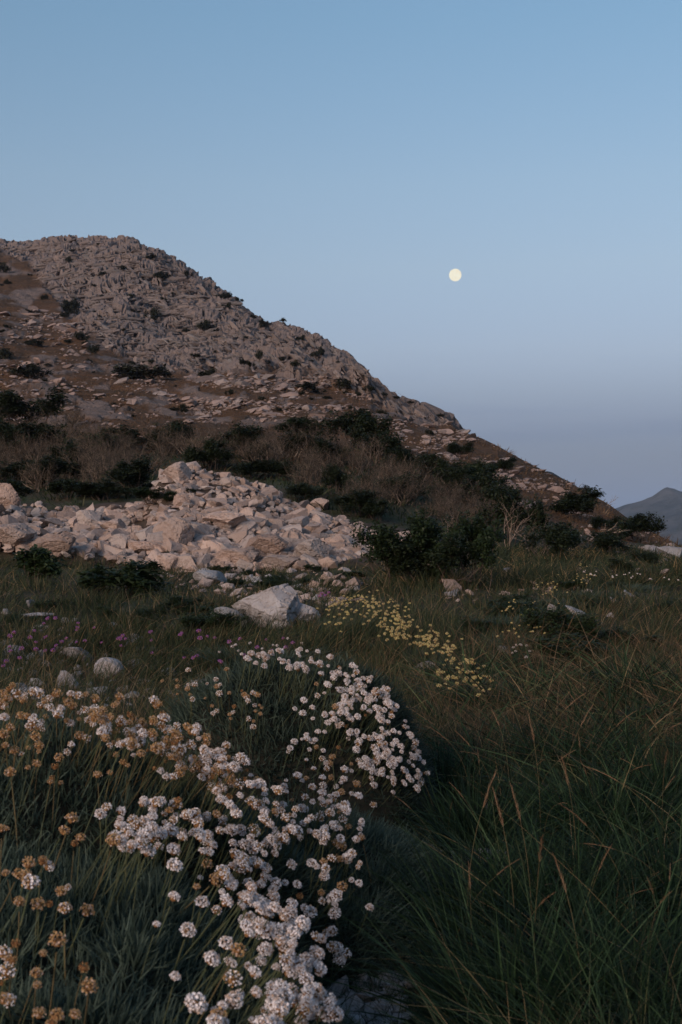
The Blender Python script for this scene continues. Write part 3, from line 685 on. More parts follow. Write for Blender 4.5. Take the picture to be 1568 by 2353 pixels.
def leaf_cloud(centers, n, spread, size, seed, droop=.3):
    rr = np.random.default_rng(seed); C = np.asarray(centers); ci = rr.integers(len(C), size=n)
    p = C[ci] + rr.normal(size=(n, 3)) * spread
    d = rr.normal(size=(n, 3)); d[:, 2] = d[:, 2] * .6 - droop * .3; d /= np.linalg.norm(d, axis=1, keepdims=True)
    L = size * rr.uniform(.6, 1.3, n)
    clump = rr.random(len(C))[ci] * .6 + rr.random(n) * .4
    V, Q, at = blades(p, d, L, L * rr.uniform(.4, .6, n), np.tile([0, 0, -.15], (n, 1)), 2, .9, rr, {'var': clump})
    return V, Q, at
LEAFY = {}
def make_leafy(key, seed, stems, leaves, size, mat, spread=.07, shell=1.0, lev=3):
    sg, tips = branch_tree(seed, stems, .62, 1.25, lev, 4, .016, .25, .3)
    V, Q = tubes(sg); T = np.array([t[0] for t in tips if t[2] >= 2]); hi = np.percentile(T[:, 2], 98); s = 1 / hi
    wd = np.percentile(np.abs(T[:, :2]), 95) * 2 * s; T = T * s; T[:, :2] /= wd; V = V * s; V[:, :2] /= wd       # 1 wide, 1 high
    lv, lq, la = leaf_cloud(T, leaves, spread, size, seed + 1)
    keep = None
    LEAFY[key] = (mesh_np('bush_branches', V, Q, None, [M['bark_dark']]), mesh_np('bush_leaves', lv, lq, la, [M[mat]]))
for i in range(3): make_leafy('big%d' % i, 70 + i, 9, 9000, .050, 'bush_mid', .045)
for i in range(3): make_leafy('dark%d' % i, 80 + i, 9, 6500, .065, 'bush_dark', .055)
for i in range(4): make_leafy('hill%d' % i, 90 + i, 7, 1500, .13, 'hill_bush', .08, 1, 2)
for i in range(2): make_leafy('weed%d' % i, 95 + i, 12, 2600, .13, 'bush_mid', .07, 1, 2)
def bush(name, label, cat, key, u, vb, wpx, hpx, y=None, group=None, dz=-.05, deep=1.0):
    if y is None: y = float(cast([u], [vb])[0])
    if math.isnan(y): y = float(YG[np.argmin(VV[int(np.clip(round((u + 400) / 4), 0, len(UG) - 1))])])
    p = pt(u, y); w, h = wpx / F * y, hpx / F * y
    dz = -.3 if key.startswith('hill') else dz
    e = link(name, None, loc=(p[0], p[1], p[2] + dz * h), rot=(0, 0, random.uniform(0, 6.28))); e.empty_display_size = .1
    for nm, md in zip(('branches', 'foliage'), LEAFY[key]): link(nm, md, e, scale=(w, w * deep, h))
    return tag(e, label, cat, group)
BUSH = [
 ('dark round leafy bush behind the left flank of the rubble mound', 'dark0', 318, 1132, 125, 72),
 ('low green bush sitting on the left shoulder of the rubble mound', 'big1', 362, 1158, 120, 34),
 ('dark green bush topping the thicket at upper centre', 'dark1', 815, 1032, 140, 88),
 ('large leafy bush in front of the mound, left of a pair', 'big0', 918, 1338, 190, 150),
 ('large leafy bush right of the pair, over a fallen branch', 'big1', 1085, 1352, 160, 165),
 ('leafy bush spreading low between the large pair and the meadow', 'dark2', 985, 1345, 170, 100),
 ('dark bush in the middle of the right thicket under bare branches', 'dark0', 1170, 1250, 130, 130),
 ('dark bush at the right end of the thicket beside a pale fallen branch', 'dark1', 1268, 1285, 120, 80),
 ('dark rounded bush right of the pale fallen branch', 'dark2', 1385, 1278, 110, 60),
 ('wide dark bush on the right slope below the skyline', 'dark0', 1340, 1196, 130, 66),
 ('dark bush on the right skyline against the far mountain', 'dark1', 1462, 1246, 110, 62),
 ('dark low shrub near the right edge by pale rocks', 'dark2', 1490, 1302, 60, 34),
 ('dark small shrub in the far right meadow below the thicket', 'dark0', 1420, 1318, 50, 34),
 ('dark evergreen bush at the upper left end of the thicket', 'dark2', 70, 985, 150, 80),
 ('dark green patch of bush low in the left thicket', 'big2', 240, 1060, 110, 60),
 ('dark bush half hidden behind bare shrubs above the mound', 'dark0', 480, 1082, 90, 70),
 ('dark hollow bush above the right shoulder of the mound', 'dark1', 775, 1140, 60, 70),
 ('green bush in the thicket right of the upper dark bush', 'big2', 660, 1010, 130, 50),
 ('green bush low in the left thicket over rocks', 'dark1', 130, 1115, 150, 60),
 ('dark bush on the slope right of the crag foot', 'dark2', 1062, 1054, 60, 36),
 ('dark bush on the right slope near the skyline, under pale rocks', 'dark0', 1165, 1088, 60, 34),
 ('small dark shrub standing on the right skyline', 'hill1', 1342, 1134, 26, 24),
 ('small grey-green round shrub in the right meadow', 'big2', 1290, 1500, 170, 100),
 ('low dark shrub on the right slope just left of the skyline bush', 'dark2', 1398, 1222, 70, 34),
 ('leafy green shrub right of the thicket near bare branches', 'big0', 1090, 1120, 110, 60),
]
for (lab, key, u, vb, w, h) in BUSH: bush('leafy_bush', lab, 'bush', key, u, vb, w, h)
THK = [(20, 1050, 120, 80), (110, 1045, 110, 70), (175, 1090, 100, 66), (300, 1040, 110, 56), (395, 1030, 90, 60), (545, 1050, 110, 70), (600, 1075, 80, 50), (700, 1060, 120, 66), (880, 1060, 110, 70), (640, 1100, 80, 40), (50, 1120, 110, 60), (760, 1075, 100, 60), (930, 1090, 90, 60), (990, 1110, 100, 64), (1050, 1150, 110, 74), (1120, 1175, 110, 80), (160, 1148, 120, 46), (250, 1150, 110, 42), (20, 1150, 90, 44), (690, 1152, 80, 40), (810, 1182, 100, 54), (870, 1198, 80, 46), (585, 1100, 90, 40), (905, 1150, 110, 60)]
for i, (u, vb, w, h) in enumerate(THK):
    zone = 'left of the mound' if u < 350 else ('above the mound' if u < 720 else 'right of the mound')
    bush('leafy_bush', 'dark green shrub mixed among leafless shrubs of the thicket ' + zone, 'bush', 'dark%d' % (i % 3), u, vb, w, h, None, 'dark shrubs in the thicket ' + zone)
bush('broad_leaf_plant', 'dark broad-leaved bush in the left meadow below the mound', 'bush', 'weed0', 285, 1376, 150, 80)
bush('broad_leaf_plant', 'dark broad-leaved plant at the left edge below the pale slab', 'bush', 'weed1', 90, 1340, 110, 78)
HB = [('long dark shrub patch at the foot of the crag', 325, 872, 95, 42), ('dark shrub at the left edge of the hill below brown grass', 62, 866, 75, 36),
 ('dark shrub in the gully left of the crag', 162, 722, 40, 42), ('dark shrub high on the crag face', 372, 640, 32, 18), ('shrub just under the crag summit', 345, 596, 24, 14),
 ('dark shrub on a ledge in the middle of the crag', 470, 756, 34, 26), ('dark narrow shrub in a crack of the crag', 352, 735, 30, 34), ('dark shrub in the notch of the skyline', 604, 752, 30, 20),
 ('dark shrub low in the right crag slabs', 595, 826, 20, 26), ('dark shrub right of the crag slabs', 680, 842, 22, 18), ('dark shrub at the right foot of the crag', 790, 892, 40, 26),
 ('dark shrub at the crag foot above the rocky knoll', 480, 866, 36, 26), ('dark shrub upright in brown grass under the crag', 215, 812, 20, 26), ('small dark shrub on the left spur', 75, 794, 34, 20),
 ('dark shrub beside brown ground on the left spur', 188, 782, 26, 24), ('dark shrub on the skyline above the notch', 548, 692, 16, 12), ('dark shrub on the upper right of the crag face', 515, 684, 28, 18),
 ('dark shrub at the left edge beneath the summit', 10, 626, 30, 26), ('wide shrub between crag and knoll on the right', 705, 898, 60, 22), ('dark shrub in right crag below the skyline', 735, 815, 22, 22),
 ('dark shrub on the left edge of the hill, higher of two', 14, 826, 34, 34), ('dark shrub at the far right of the crag', 850, 890, 24, 18)]
for i, (lab, u, vb, w, h) in enumerate(HB): bush('hill_shrub', lab, 'shrub', 'hill%d' % (i % 4), u, vb, w, h)
r = np.random.default_rng(15)
cnt = 0
while cnt < 95:
    u, v = r.uniform(-60, 1060), r.uniform(560, 1000); y = float(cast([u], [v])[0])
    if math.isnan(y) or y < 60: continue
    cnt += 1; w = r.uniform(7, 20)
    bush('hill_shrub', 'tiny dark shrub dotted on the rocky hillside', 'shrub', 'hill%d' % r.integers(4), u, v, w, w * r.uniform(.45, .9), y, 'tiny shrubs on the hillside')
def bare(label, u, vb, wpx, hpx, group=None, y=None, name='bare_shrub'):
    if y is None: y = float(cast([u], [vb])[0])
    if math.isnan(y): return
    p = pt(u, y); w, h = wpx / F * y, hpx / F * y
    e = link(name, None, loc=(p[0], p[1], p[2] - .03), rot=(0, 0, random.uniform(0, 6.28)))
    link('branches', random.choice(BARE), e, scale=(w, w, h)); return tag(e, label, 'shrub', group)
cnt = 0
while cnt < 108:
    u = r.uniform(-60, 1130); top = np.interp(u, [0, 150, 400, 600, 800, 900, 1000, 1130], [960, 955, 985, 985, 1010, 1040, 1080, 1120])
    bot = np.interp(u, [0, 300, 400, 640, 800, 950, 1130], [1150, 1140, 1070, 1120, 1175, 1190, 1240])
    v = r.uniform(top + 50, bot)
    h = r.choice([50, 65, 80, 95, 105, 115]) * r.uniform(.85, 1.1) * (1 if u < 950 else .85); cnt += 1
    zone = 'at the left, beyond the pale slab' if u < 300 else ('directly above the rubble mound' if u < 680 else ('above the right shoulder of the mound' if u < 900 else 'at the right, above the leafy bushes'))
    bare('leafless grey-brown shrub of the thicket ' + zone, u, v, h * r.uniform(.8, 1.1), h, 'leafless shrubs ' + zone)
PALEB = []
for i in range(3):
    sg, tips = branch_tree(150 + i, 5, 1.15, 1.1, 3, 4, .016, .32, .3); V, Q = tubes(sg, 4); PALEB.append(mesh_np('pale_branches', V / V[:, 2].max(), Q, None, [M['bark_pale']]))
for lab, u, v, w, h in [('pale bare branches rising right of the thicket', 1165, 1262, 100, 130), ('pale bare branching shrub above the fallen branch', 1240, 1285, 90, 100), ('pale bare branches between the two large leafy bushes', 1030, 1330, 100, 150),
                        ('bare twisted shrub right of the dark thicket bush', 1300, 1268, 80, 80)]:
    e = bare(lab, u, v, w, h)
    for c in e.children:
        c.data = c.data.copy(); c.data.materials.clear(); c.data.materials.append(M['bark_pale']); c.data = PALEB[random.randrange(3)]
def dead_branch(label, u, v, wpx, seed, rise=.2, flip=1, mat='bark_pale'):
    y = float(cast([u], [v])[0]); L = wpx / F * y; rd = random.Random(seed); segs = []
    def g(p, d, L, r_, lev):
        for i in range(5):
            d = (d + Vector((rd.gauss(0, .18), rd.gauss(0, .15), rd.gauss(0, .15)))).normalized(); q = p + d * L / 5
            segs.append((p[:], q[:], r_ * (1 - i * .12), r_ * (1 - (i + 1) * .12))); p = q
            if lev < 2 and i > 0 and rd.random() < .7: g(p, (d + Vector((rd.gauss(0, .6), rd.gauss(0, .5), rd.uniform(0, .8)))).normalized(), L * .5, r_ * .6, lev + 1)
    g(Vector((0, 0, .03)), Vector((flip, 0, rise)).normalized(), L, L * .028, 0)
    V, Q = tubes(segs, 5); p = pt(u, y)
    return tag(link('dead_branch', mesh_np('dead_branch', V, Q, None, [M[mat]]), loc=tuple(p + np.array((0, 0, .05)))), label, 'branch')
dead_branch('thick pale fallen branch lying beside dark bushes at right', 1318, 1262, 90, 3, .5)
dead_branch('broken reddish branch lying under the large leafy bush', 1010, 1352, 70, 4, .1, 1, 'bark_dark')
dead_branch('long bare branch leaning out of the large leafy bush', 985, 1310, 130, 5, -.2)
dead_branch('bare forked twig standing on the right skyline', 1395, 1166, 26, 6, 1.2)

r = np.random.default_rng(17)
for poly, n, zone in [([(1040, 1600), (1560, 1580), (1560, 2300), (1150, 2300)], 16, 'right foreground grass'), ([(0, 1360), (480, 1350), (560, 1420), (480, 1500), (0, 1480)], 16, 'left meadow'), ([(460, 1310), (820, 1310), (840, 1360), (500, 1350)], 10, 'grass below the mound'), ([(980, 1380), (1560, 1340), (1560, 1500), (1180, 1560), (1080, 1460)], 22, 'right meadow')]:
    for u, v in in_poly(poly, n, r):
        w = r.uniform(35, 90) * (min(v, 1640) - 1180) / 200
        bush('herb_clump', 'low dark herb clump in the ' + zone, 'plant', ('weed%d' % r.integers(2)) if r.random() < .1 else ('big%d' % r.integers(3)), u, v, w, w * r.uniform(.28, .45), None, 'low herb clumps in the ' + zone, -.1)
for u, v in in_poly([(400, 1100), (560, 1110), (740, 1200), (720, 1290), (420, 1290), (160, 1240), (180, 1190)], 9, r):
    bush('mound_herb', 'small green herb growing between rocks of the rubble mound', 'plant', 'dark%d' % r.integers(3), u, v, r.uniform(14, 30), r.uniform(10, 18), None, 'herbs on the rubble mound')
for poly, n, zone in [([(0, 1400), (300, 1440), (480, 1520), (300, 1590), (0, 1560)], 22, 'left meadow'), ([(420, 1310), (840, 1305), (860, 1350), (740, 1400), (480, 1370)], 16, 'grass below the mound'), ([(1000, 1310), (1560, 1290), (1560, 1420), (1150, 1520), (1050, 1400)], 10, 'right meadow')]:
    for u, v in in_poly(poly, n, r): boulder('half_buried_rock', 'small half-buried grey rock in the ' + zone, u, v, r.uniform(16, 44), r.uniform(9, 17), None, 'rock_near', 's3', 'rock', spin=r.uniform(0, 6), ax=(.35 * r.normal(), .35 * r.normal(), 1), group='half-buried rocks in the ' + zone, sink=.4)

# ------------------------------------------------------------------ flower cushions
CUSH = {   # name: centre x, y, radii, height
 'fore': (-.46, 2.15, .48, .85, .27), 'left': (-.66, 2.95, .68, .46, .38), 'crest': (-.15, 4.40, .52, .52, .50), 'mid': (-.09, 3.35, .40, .62, .22),
}
def dome(x, y, c):
    cx, cy, rx, ry, h = c
    q = ((x - cx) / rx) ** 2 + ((y - cy) / ry) ** 2
    q = q * (1 + .25 * vnoise(x * 4 + cx, y * 4 + cy, None, 91))
    return h * np.sqrt(np.clip(1 - q, 0, 1)) * (1 + .12 * vnoise(x * 9, y * 9, None, 92))
def surf(x, y):
    z = hxy(x, y); d = np.zeros_like(z)
    for c in CUSH.values(): d = np.maximum(d, dome(x, y, c))
    return z + d
def cast_s(u, v, off):
    """point where the ray meets the cushions raised by off"""
    ys = np.linspace(1.25, 9, 1500); x = (u - U0) / F * ys; z = CAMZ + (VH - v) / F * ys
    hit = z <= surf(x, ys) + off
    j = int(hit.argmax()) if hit.any() else len(ys) - 1
    return np.array((x[j], ys[j], z[j]))
CO = {}
M['core'] = flat_mat('old_stems', (.018, .020, .015), .95, (.035, .03, .022), 60)
CL = {'fore': 'large feathery grey-green cushion with white flowers, nearest at lower left', 'left': 'wide dark cushion with tan and fading flowers at middle left',
      'crest': 'domed cushion with a dense crest of white flowers below the lone boulder', 'mid': 'small cushion with mixed white and dry flowers at centre, right of the wide cushion'}
for i, (kname, c) in enumerate(CUSH.items()):
    cx, cy, rx, ry, h = c
    e = link('flower_cushion', None, loc=(cx, cy, float(hxy(cx, cy)))); tag(e, CL[kname], 'flowering plant'); CO[kname] = e
    rr = np.random.default_rng(40 + i); n = int(29000 * min(1.6, (rx * ry / .26)) * (1.15 if kname == 'fore' else .8))
    a = rr.uniform(0, 6.2832, n); q = np.sqrt(1 - rr.random(n) ** 2) * 1.02; x = cx + np.cos(a) * q * rx; y = cy + np.sin(a) * q * ry
    z = hxy(x, y) + dome(x, y, c); e_ = .01
    nx = -(dome(x + e_, y, c) - dome(x - e_, y, c)) / (2 * e_); ny = -(dome(x, y + e_, c) - dome(x, y - e_, c)) / (2 * e_)
    nn = np.stack([nx, ny, np.ones(n) * .7], 1); nn /= np.linalg.norm(nn, axis=1, keepdims=True)
    d = nn + rr.normal(size=(n, 3)) * .5 + np.array([.15, 0, .25]); d /= np.linalg.norm(d, axis=1, keepdims=True)
    L = rr.uniform(.022, .055, n) * (1 + .05 * (cy - 2)); p0 = np.stack([x, y, z], 1) - nn * .03 - np.array(e.location)
    V, Q, at = blades(p0, d, L, rr.uniform(.003, .0052, n) * (1 + .08 * (cy - 2)), rr.normal(size=(n, 3)) * .2, 2, .7, rr, {'var': np.clip(rr.random(n) * .8 + .3 * vnoise(x * 6, y * 6, None, 8), 0, 1)})
    link('foliage', mesh_np('cushion_foliage', V, Q, at, [M['cushion']]), e)
    # dark inner body of old stems under the leaves
    ga, gr = np.meshgrid(np.linspace(0, 6.2832, 49), np.linspace(0, 1, 14), indexing='ij'); bx = cx + np.cos(ga) * gr * rx; by = cy + np.sin(ga) * gr * ry
    bz = hxy(bx, by) + dome(bx, by, c) - .05; ix = np.arange(bx.size).reshape(bx.shape)
    qd = np.stack([ix[:-1, :-1], ix[1:, :-1], ix[1:, 1:], ix[:-1, 1:]], -1).reshape(-1, 4)
    link('woody_core', mesh_np('woody_core', np.stack([bx, by, bz], -1) - np.array(e.location), qd, None, [M['core']], shade=True), e)

def head_mesh(seed, pet, pet2=None, mix=0., n=125, cup=.5, flat=.8, openness=1.0):
    """a pompon of small papery florets over a brown calyx, 1 across"""
    rr = np.random.default_rng(seed); vs, fs, mi = [], [], []; nv = 0
    g = np.arange(n) + .5; th = np.arccos(1 - rr.uniform(1.05, 1.5) * g / n); ph = g * 2.39996 + rr.uniform(0, 6)
    for k_ in range(n):
        if rr.random() < .12: continue
        d = np.array([math.sin(th[k_]) * math.cos(ph[k_]), math.sin(th[k_]) * math.sin(ph[k_]), math.cos(th[k_]) * flat])
        d = d + rr.normal(size=3) * .12; d /= np.linalg.norm(d); a = np.cross(d, rr.normal(size=3)); a /= np.linalg.norm(a); b = np.cross(d, a)
        c = d * rr.uniform(.30, .44) * openness; d = d + rr.normal(size=3) * .35; d /= np.linalg.norm(d); a = np.cross(d, rr.normal(size=3)); a /= np.linalg.norm(a); b = np.cross(d, a); s = rr.uniform(.05, .098); an0 = rr.uniform(0, 6)
        ring = [c + d * rr.uniform(.03, .09) + (a * math.cos(an0 + t) + b * math.sin(an0 + t)) * s * rr.uniform(.7, 1.15) for t in np.arange(5) * 1.2566]
        vs += [c - d * .02] + ring; m_ = 1 if (pet2 and rr.random() < mix) else 0
        for j in range(5): fs.append((nv, nv + 1 + j, nv + 1 + (j + 1) % 5)); mi.append(m_)
        nv += 6
    cv, cf = ICO[1]; cv = cv * np.array([.27, .27, .26]) + np.array([0, 0, -.08]); vs += list(cv); fs += [tuple(x + nv) for x in cf]; mi += [2] * len(cf)
    return mesh_np('flower_head', np.array(vs), np.array(fs), None, [M[pet], M[pet2 or pet], M['calyx']], mi)
HEADS = {'white': [head_mesh(500 + i, 'petal_white', 'petal_pale', .12 + .05 * i, 125, .5, .55 + .08 * i) for i in range(6)], 'fade': [head_mesh(510 + i, 'petal_white', 'petal_tan', .38, 80) for i in range(3)],
         'tan': [head_mesh(520 + i, 'petal_tan', 'petal_pale', .3, 70) for i in range(3)], 'brown': [head_mesh(530 + i, 'petal_brown', 'petal_tan', .4, 45, .5, .7, .85) for i in range(2)],
         'yellow': [head_mesh(540 + i, 'petal_yellow', 'petal_pale', .15, 50, .5, .6) for i in range(3)], 'purple': [head_mesh(550 + i, 'petal_purple', 'petal_pale', .06, 50, .5, .75) for i in range(3)]}
def stem_mesh(seed, mat):
    rr = random.Random(seed); p = Vector((0, 0, -.1)); segs = []; ph = rr.uniform(0, 6.28); am = rr.uniform(.03, .12)
    for i in range(6):
        t = (i + 1) / 6; q = Vector((math.cos(ph) * am * t * t, math.sin(ph) * am * t * t, -.06 - t)); segs.append((p[:], q[:], .0085, .0085)); p = q
    V, Q = tubes(segs, 4); return mesh_np('stem', V, Q, None, [M[mat]])
STEMS = [stem_mesh(i, 'stem') for i in range(4)]; STEMD = [stem_mesh(10 + i, 'stem_dry') for i in range(3)]
def flower(parent, kd, p, size, dirv, slen, name='flower_head'):
    """p world position of the head; head > stem"""
    hm = random.choice(HEADS[kd]); q = Vector(dirv).normalized().to_track_quat('Z', 'Y')
    o = link(name, hm, parent); off = Vector(parent.location) if parent is not None else Vector()
    o.matrix_local = Matrix.LocRotScale(Vector(p) - off, q @ Euler((0, 0, random.uniform(0, 6.28))).to_quaternion(), Vector((size,) * 3))
    s = link('stem', random.choice(STEMD if kd in ('tan', 'brown') and random.random() < .6 else STEMS), o)
    wdt = .12 if True else .1
    s.scale = (slen / size * .5, slen / size * .5, slen / size) if False else (5.6, 5.6, slen / size)
    return o
BANDS = [  # cushion, polygon, count, kinds
 ('crest', [(552, 1492), (640, 1486), (730, 1496), (820, 1528), (895, 1585), (930, 1650), (985, 1775), (960, 1815), (900, 1800), (830, 1770), (800, 1700), (745, 1640), (780, 1600), (700, 1545), (560, 1524)], 262, (('white', .84), ('fade', .13), ('brown', .03)), .0225),
 ('crest', [(350, 1575), (430, 1530), (560, 1540), (530, 1570), (610, 1600), (590, 1680), (480, 1640)], 40, (('tan', .45), ('fade', .45), ('brown', .1)), .021),
 ('left', [(10, 1570), (110, 1590), (250, 1610), (330, 1635), (420, 1640), (520, 1680), (560, 1710), (640, 1750), (650, 1800), (560, 1790), (440, 1770), (330, 1740), (250, 1700), (190, 1650), (80, 1690), (10, 1660)], 110, (('tan', .52), ('fade', .31), ('white', .04), ('brown', .13)), .0235),
 ('left', [(420, 1660), (540, 1700), (640, 1740), (620, 1790), (500, 1760)], 36, (('white', .5), ('fade', .5)), .0235),
 ('left', [(300, 1660), (420, 1690), (560, 1760), (660, 1790), (640, 1850), (480, 1820), (380, 1790), (260, 1740)], 40, (('white', .3), ('fade', .4), ('tan', .2), ('brown', .1)), .023),
 ('mid', [(560, 1810), (660, 1790), (800, 1850), (850, 1900), (830, 2010), (770, 2050), (740, 1950), (640, 1890)], 70, (('white', .42), ('fade', .34), ('tan', .24)), .0225),
 ('fore', [(240, 1890), (340, 1835), (420, 1840), (520, 1830), (620, 1850), (700, 1930), (640, 1960), (600, 1990), (480, 1960), (400, 1950), (250, 1950)], 95, (('white', .66), ('fade', .30), ('tan', .04)), .0255),
 ('fore', [(490, 1960), (600, 1980), (680, 2090), (735, 2190), (775, 2350), (560, 2370), (630, 2260), (570, 2140), (520, 2060)], 115, (('white', .93), ('fade', .07)), .0265),
]
BANDS += [('fore', [(200, 1860), (420, 1820), (700, 1830), (840, 1850), (860, 2050), (800, 2200), (780, 2350), (480, 2353), (470, 2150), (430, 2000), (230, 1960)], 140, (('white', .7), ('fade', .2), ('tan', .08), ('brown', .02)), .0255),
 ('left', [(0, 1560), (420, 1600), (560, 1660), (700, 1720), (830, 1860), (640, 1870), (300, 1760), (0, 1740)], 95, (('white', .2), ('fade', .35), ('tan', .33), ('brown', .12)), .0235),
 ('crest', [(600, 1540), (720, 1540), (860, 1600), (965, 1780), (900, 1830), (780, 1790), (700, 1700)], 50, (('white', .75), ('fade', .15), ('tan', .05), ('brown', .05)), .0205)]
BANDS += [('mid', [(640, 1680), (760, 1700), (860, 1790), (860, 1880), (700, 1840)], 45, (('white', .55), ('fade', .25), ('tan', .15), ('brown', .05)), .0215)]
BANDS += [('left', [(0, 1570), (360, 1610), (420, 1700), (300, 1800), (0, 1800)], 40, (('tan', .55), ('brown', .25), ('fade', .2)), .0215),
 ('fore', [(0, 1860), (160, 1900), (240, 2100), (200, 2353), (0, 2353)], 22, (('tan', .6), ('brown', .3), ('fade', .1)), .023)]
SINGLE = [('fore', 'white', [(400, 2062), (360, 2125), (432, 2140), (520, 2170), (403, 2245), (450, 2308), (465, 2075), (232, 1872), (535, 2215), (612, 2140), (655, 2130), (550, 2285)], .029),
 ('fore', 'tan', [(165, 1882), (60, 2010), (45, 2072), (150, 2090), (100, 2192), (85, 2238), (205, 2268), (130, 2335), (172, 2332), (185, 1925), (140, 2050), (20, 2205), (90, 2330), (66, 1985), (98, 1975)], .025),
 ('fore', 'fade', [(10, 2190), (20, 2300), (150, 2088), (70, 2030)], .029), ('left', 'tan', [(85, 1755), (25, 1770), (90, 1715), (300, 1690)], .025), ('mid', 'white', [(700, 2088), (765, 2065), (825, 2030), (850, 2085), (770, 2100), (745, 2015)], .025)]
random.seed(21); r = np.random.default_rng(21)
def plant_head(ck, kd, u, v, size, lift=None):
    off = r.uniform(.04, .15) if lift is None else lift
    cx, cy, rx, ry, h = CUSH[ck]
    for k_ in range(12):
        p = cast_s(u, v, off)
        if ((p[0] - cx) / rx) ** 2 + ((p[1] - cy) / ry) ** 2 < 1.5: break
        v += 7; u += (U0 + cx / cy * F - u) * .05
    qs = {k_: ((p[0] - c_[0]) / c_[2]) ** 2 + ((p[1] - c_[1]) / c_[3]) ** 2 for k_, c_ in CUSH.items()}; ck = min(qs, key=qs.get); cx, cy, rx, ry, h = CUSH[ck]
    dv = np.array([(p[0] - cx) / rx * .5 + .22, (p[1] - cy) / ry * .35 - .12, .9]) + r.normal(size=3) * .16
    flower(CO[ck], kd, p, size * 1.02 * r.uniform(.5, 1.25) * (.75 if kd == 'brown' else 1), dv, max(.12, off + .06))
for ck, poly, n, kinds, size in BANDS:
    for (u, v) in in_poly(poly, n, r):
        kd = r.choice([a for a, _ in kinds], p=[b for _, b in kinds]); plant_head(ck, kd, u, v, size)
for ck, kd, pts, size in SINGLE:
    for (u, v) in pts: plant_head(ck, kd, u, v, size, .10)

# yellow flowers: separate plants in the meadow
def tuft(n, rad, L0, L1, w, seed, mat, lean=.4, var=(0, .7), curl=.35):
    rr = np.random.default_rng(seed); a = rr.uniform(0, 6.2832, n); q = np.sqrt(rr.random(n)) * rad
    p0 = np.stack([np.cos(a) * q, np.sin(a) * q, np.full(n, -.02)], 1); d = np.stack([np.cos(a) * lean * q / rad, np.sin(a) * lean * q / rad, np.ones(n)], 1) + rr.normal(size=(n, 3)) * .16
    d /= np.linalg.norm(d, axis=1, keepdims=True); b = np.stack([np.cos(a), np.sin(a), np.full(n, -.7)], 1) * (curl * rr.random(n))[:, None] + np.array([.10, 0, 0])
    V, Q, at = blades(p0, d, rr.uniform(L0, L1, n), w * rr.uniform(.7, 1.3, n), b, 4, .85, rr, {'var': rr.uniform(var[0], var[1], n) + (rr.random(n) < .006) * (1 - var[1])})
    return mesh_np('tuft', V, Q, at, [M[mat]])
YT = [tuft(700, .11, .07, .16, .004, 60 + i, 'cushion') for i in range(3)]
def flower_plant(name, label, kd, pts, size, lift, cat='flowering plant', group=None):
    P = []
    for (u, v) in pts:
        y = float(cast([u], [v + lift * 350])[0]); g = pt(u, y); zh = CAMZ + (VH - v) / F * y; P.append((g[0], y, zh, g[2]))
    c = np.mean(np.array(P), 0); e = link(name, None, loc=(c[0], c[1], float(hxy(c[0], c[1])))); tag(e, label, cat, group)
    sp = min(.34, max(.1, float(np.std(np.array(P)[:, 0])) * 2.2)); link('foliage', random.choice(YT), e, scale=(sp / .11, sp / .11, 1.0))
    for (x, y, zh, g) in P: flower(e, kd, (x, y, max(zh, g + .06)), size * r.uniform(.8, 1.15), (r.normal() * .25, -.2 + r.normal() * .2, 1), max(.05, zh - g + .03))
    return e
YEL = [('yellow flowers clustered left of the patch, nearest the lone boulder', [(745, 1385), (800, 1370), (820, 1400), (790, 1430), (750, 1420)], 24),
 ('yellow flowers at the top of the patch, centre', [(805, 1375), (870, 1372), (890, 1400), (840, 1415)], 24), ('yellow flowers fringing the right of the patch', [(870, 1385), (935, 1400), (945, 1440), (890, 1440)], 26),
 ('pale flowers in the lower middle of the yellow patch', [(860, 1430), (930, 1435), (940, 1462), (880, 1460)], 18), ('yellow flowers trailing to the right below the patch', [(930, 1440), (1000, 1462), (1020, 1490), (960, 1475)], 24),
 ('yellow flowers at the lower right end of the trail', [(1010, 1470), (1075, 1490), (1085, 1535), (1030, 1510)], 18), ('low yellow flowers by grey rock below the trail', [(990, 1545), (1060, 1535), (1130, 1545), (1110, 1580), (1030, 1572)], 22),
 ('few yellow flowers in the far right meadow, left', [(1150, 1380), (1210, 1375), (1240, 1400), (1170, 1405)], 9), ('few yellow flowers in the far right meadow, right', [(1310, 1320), (1360, 1310), (1350, 1340)], 9),
 ('yellow flowers in dark grass right of the trail', [(1220, 1355), (1300, 1345), (1290, 1365)], 8), ('few yellow flowers left of the small round shrub', [(1120, 1440), (1240, 1430), (1230, 1465)], 9)]
for lab, poly, n in YEL: flower_plant('yellow_flowers', lab, 'yellow', in_poly(poly, int(n * 2.2), r) + r.normal(size=(int(n * 2.2), 2)) * 11, .0245 if n > 10 else .018, .14)
for lab, poly, n in [('white flowers at the far right meadow edge under the skyline', [(1340, 1310), (1560, 1320), (1560, 1335), (1340, 1325)], 22), ('few white flowers right of the low yellow flowers', [(1170, 1475), (1240, 1480), (1230, 1520), (1180, 1510)], 9),
                     ('scattered pale flowers in grass under the lone boulder', [(480, 1500), (560, 1470), (700, 1460), (720, 1490), (560, 1500)], 12)]:
    flower_plant('white_flowers', lab, 'white', in_poly(poly, n, r), .024, .10)
PUR = in_poly([(-10, 1470), (100, 1400), (150, 1410), (240, 1450), (400, 1440), (520, 1440), (700, 1465), (660, 1490), (520, 1530), (420, 1520), (300, 1500), (200, 1480), (20, 1530)], 50, r).tolist() + [(740, 1364), (748, 1368), (756, 1362), (735, 1370), (180, 1432), (176, 1448), (272, 1468), (278, 1484), (560, 1505), (612, 1470), (15, 1520), (8, 1530)]
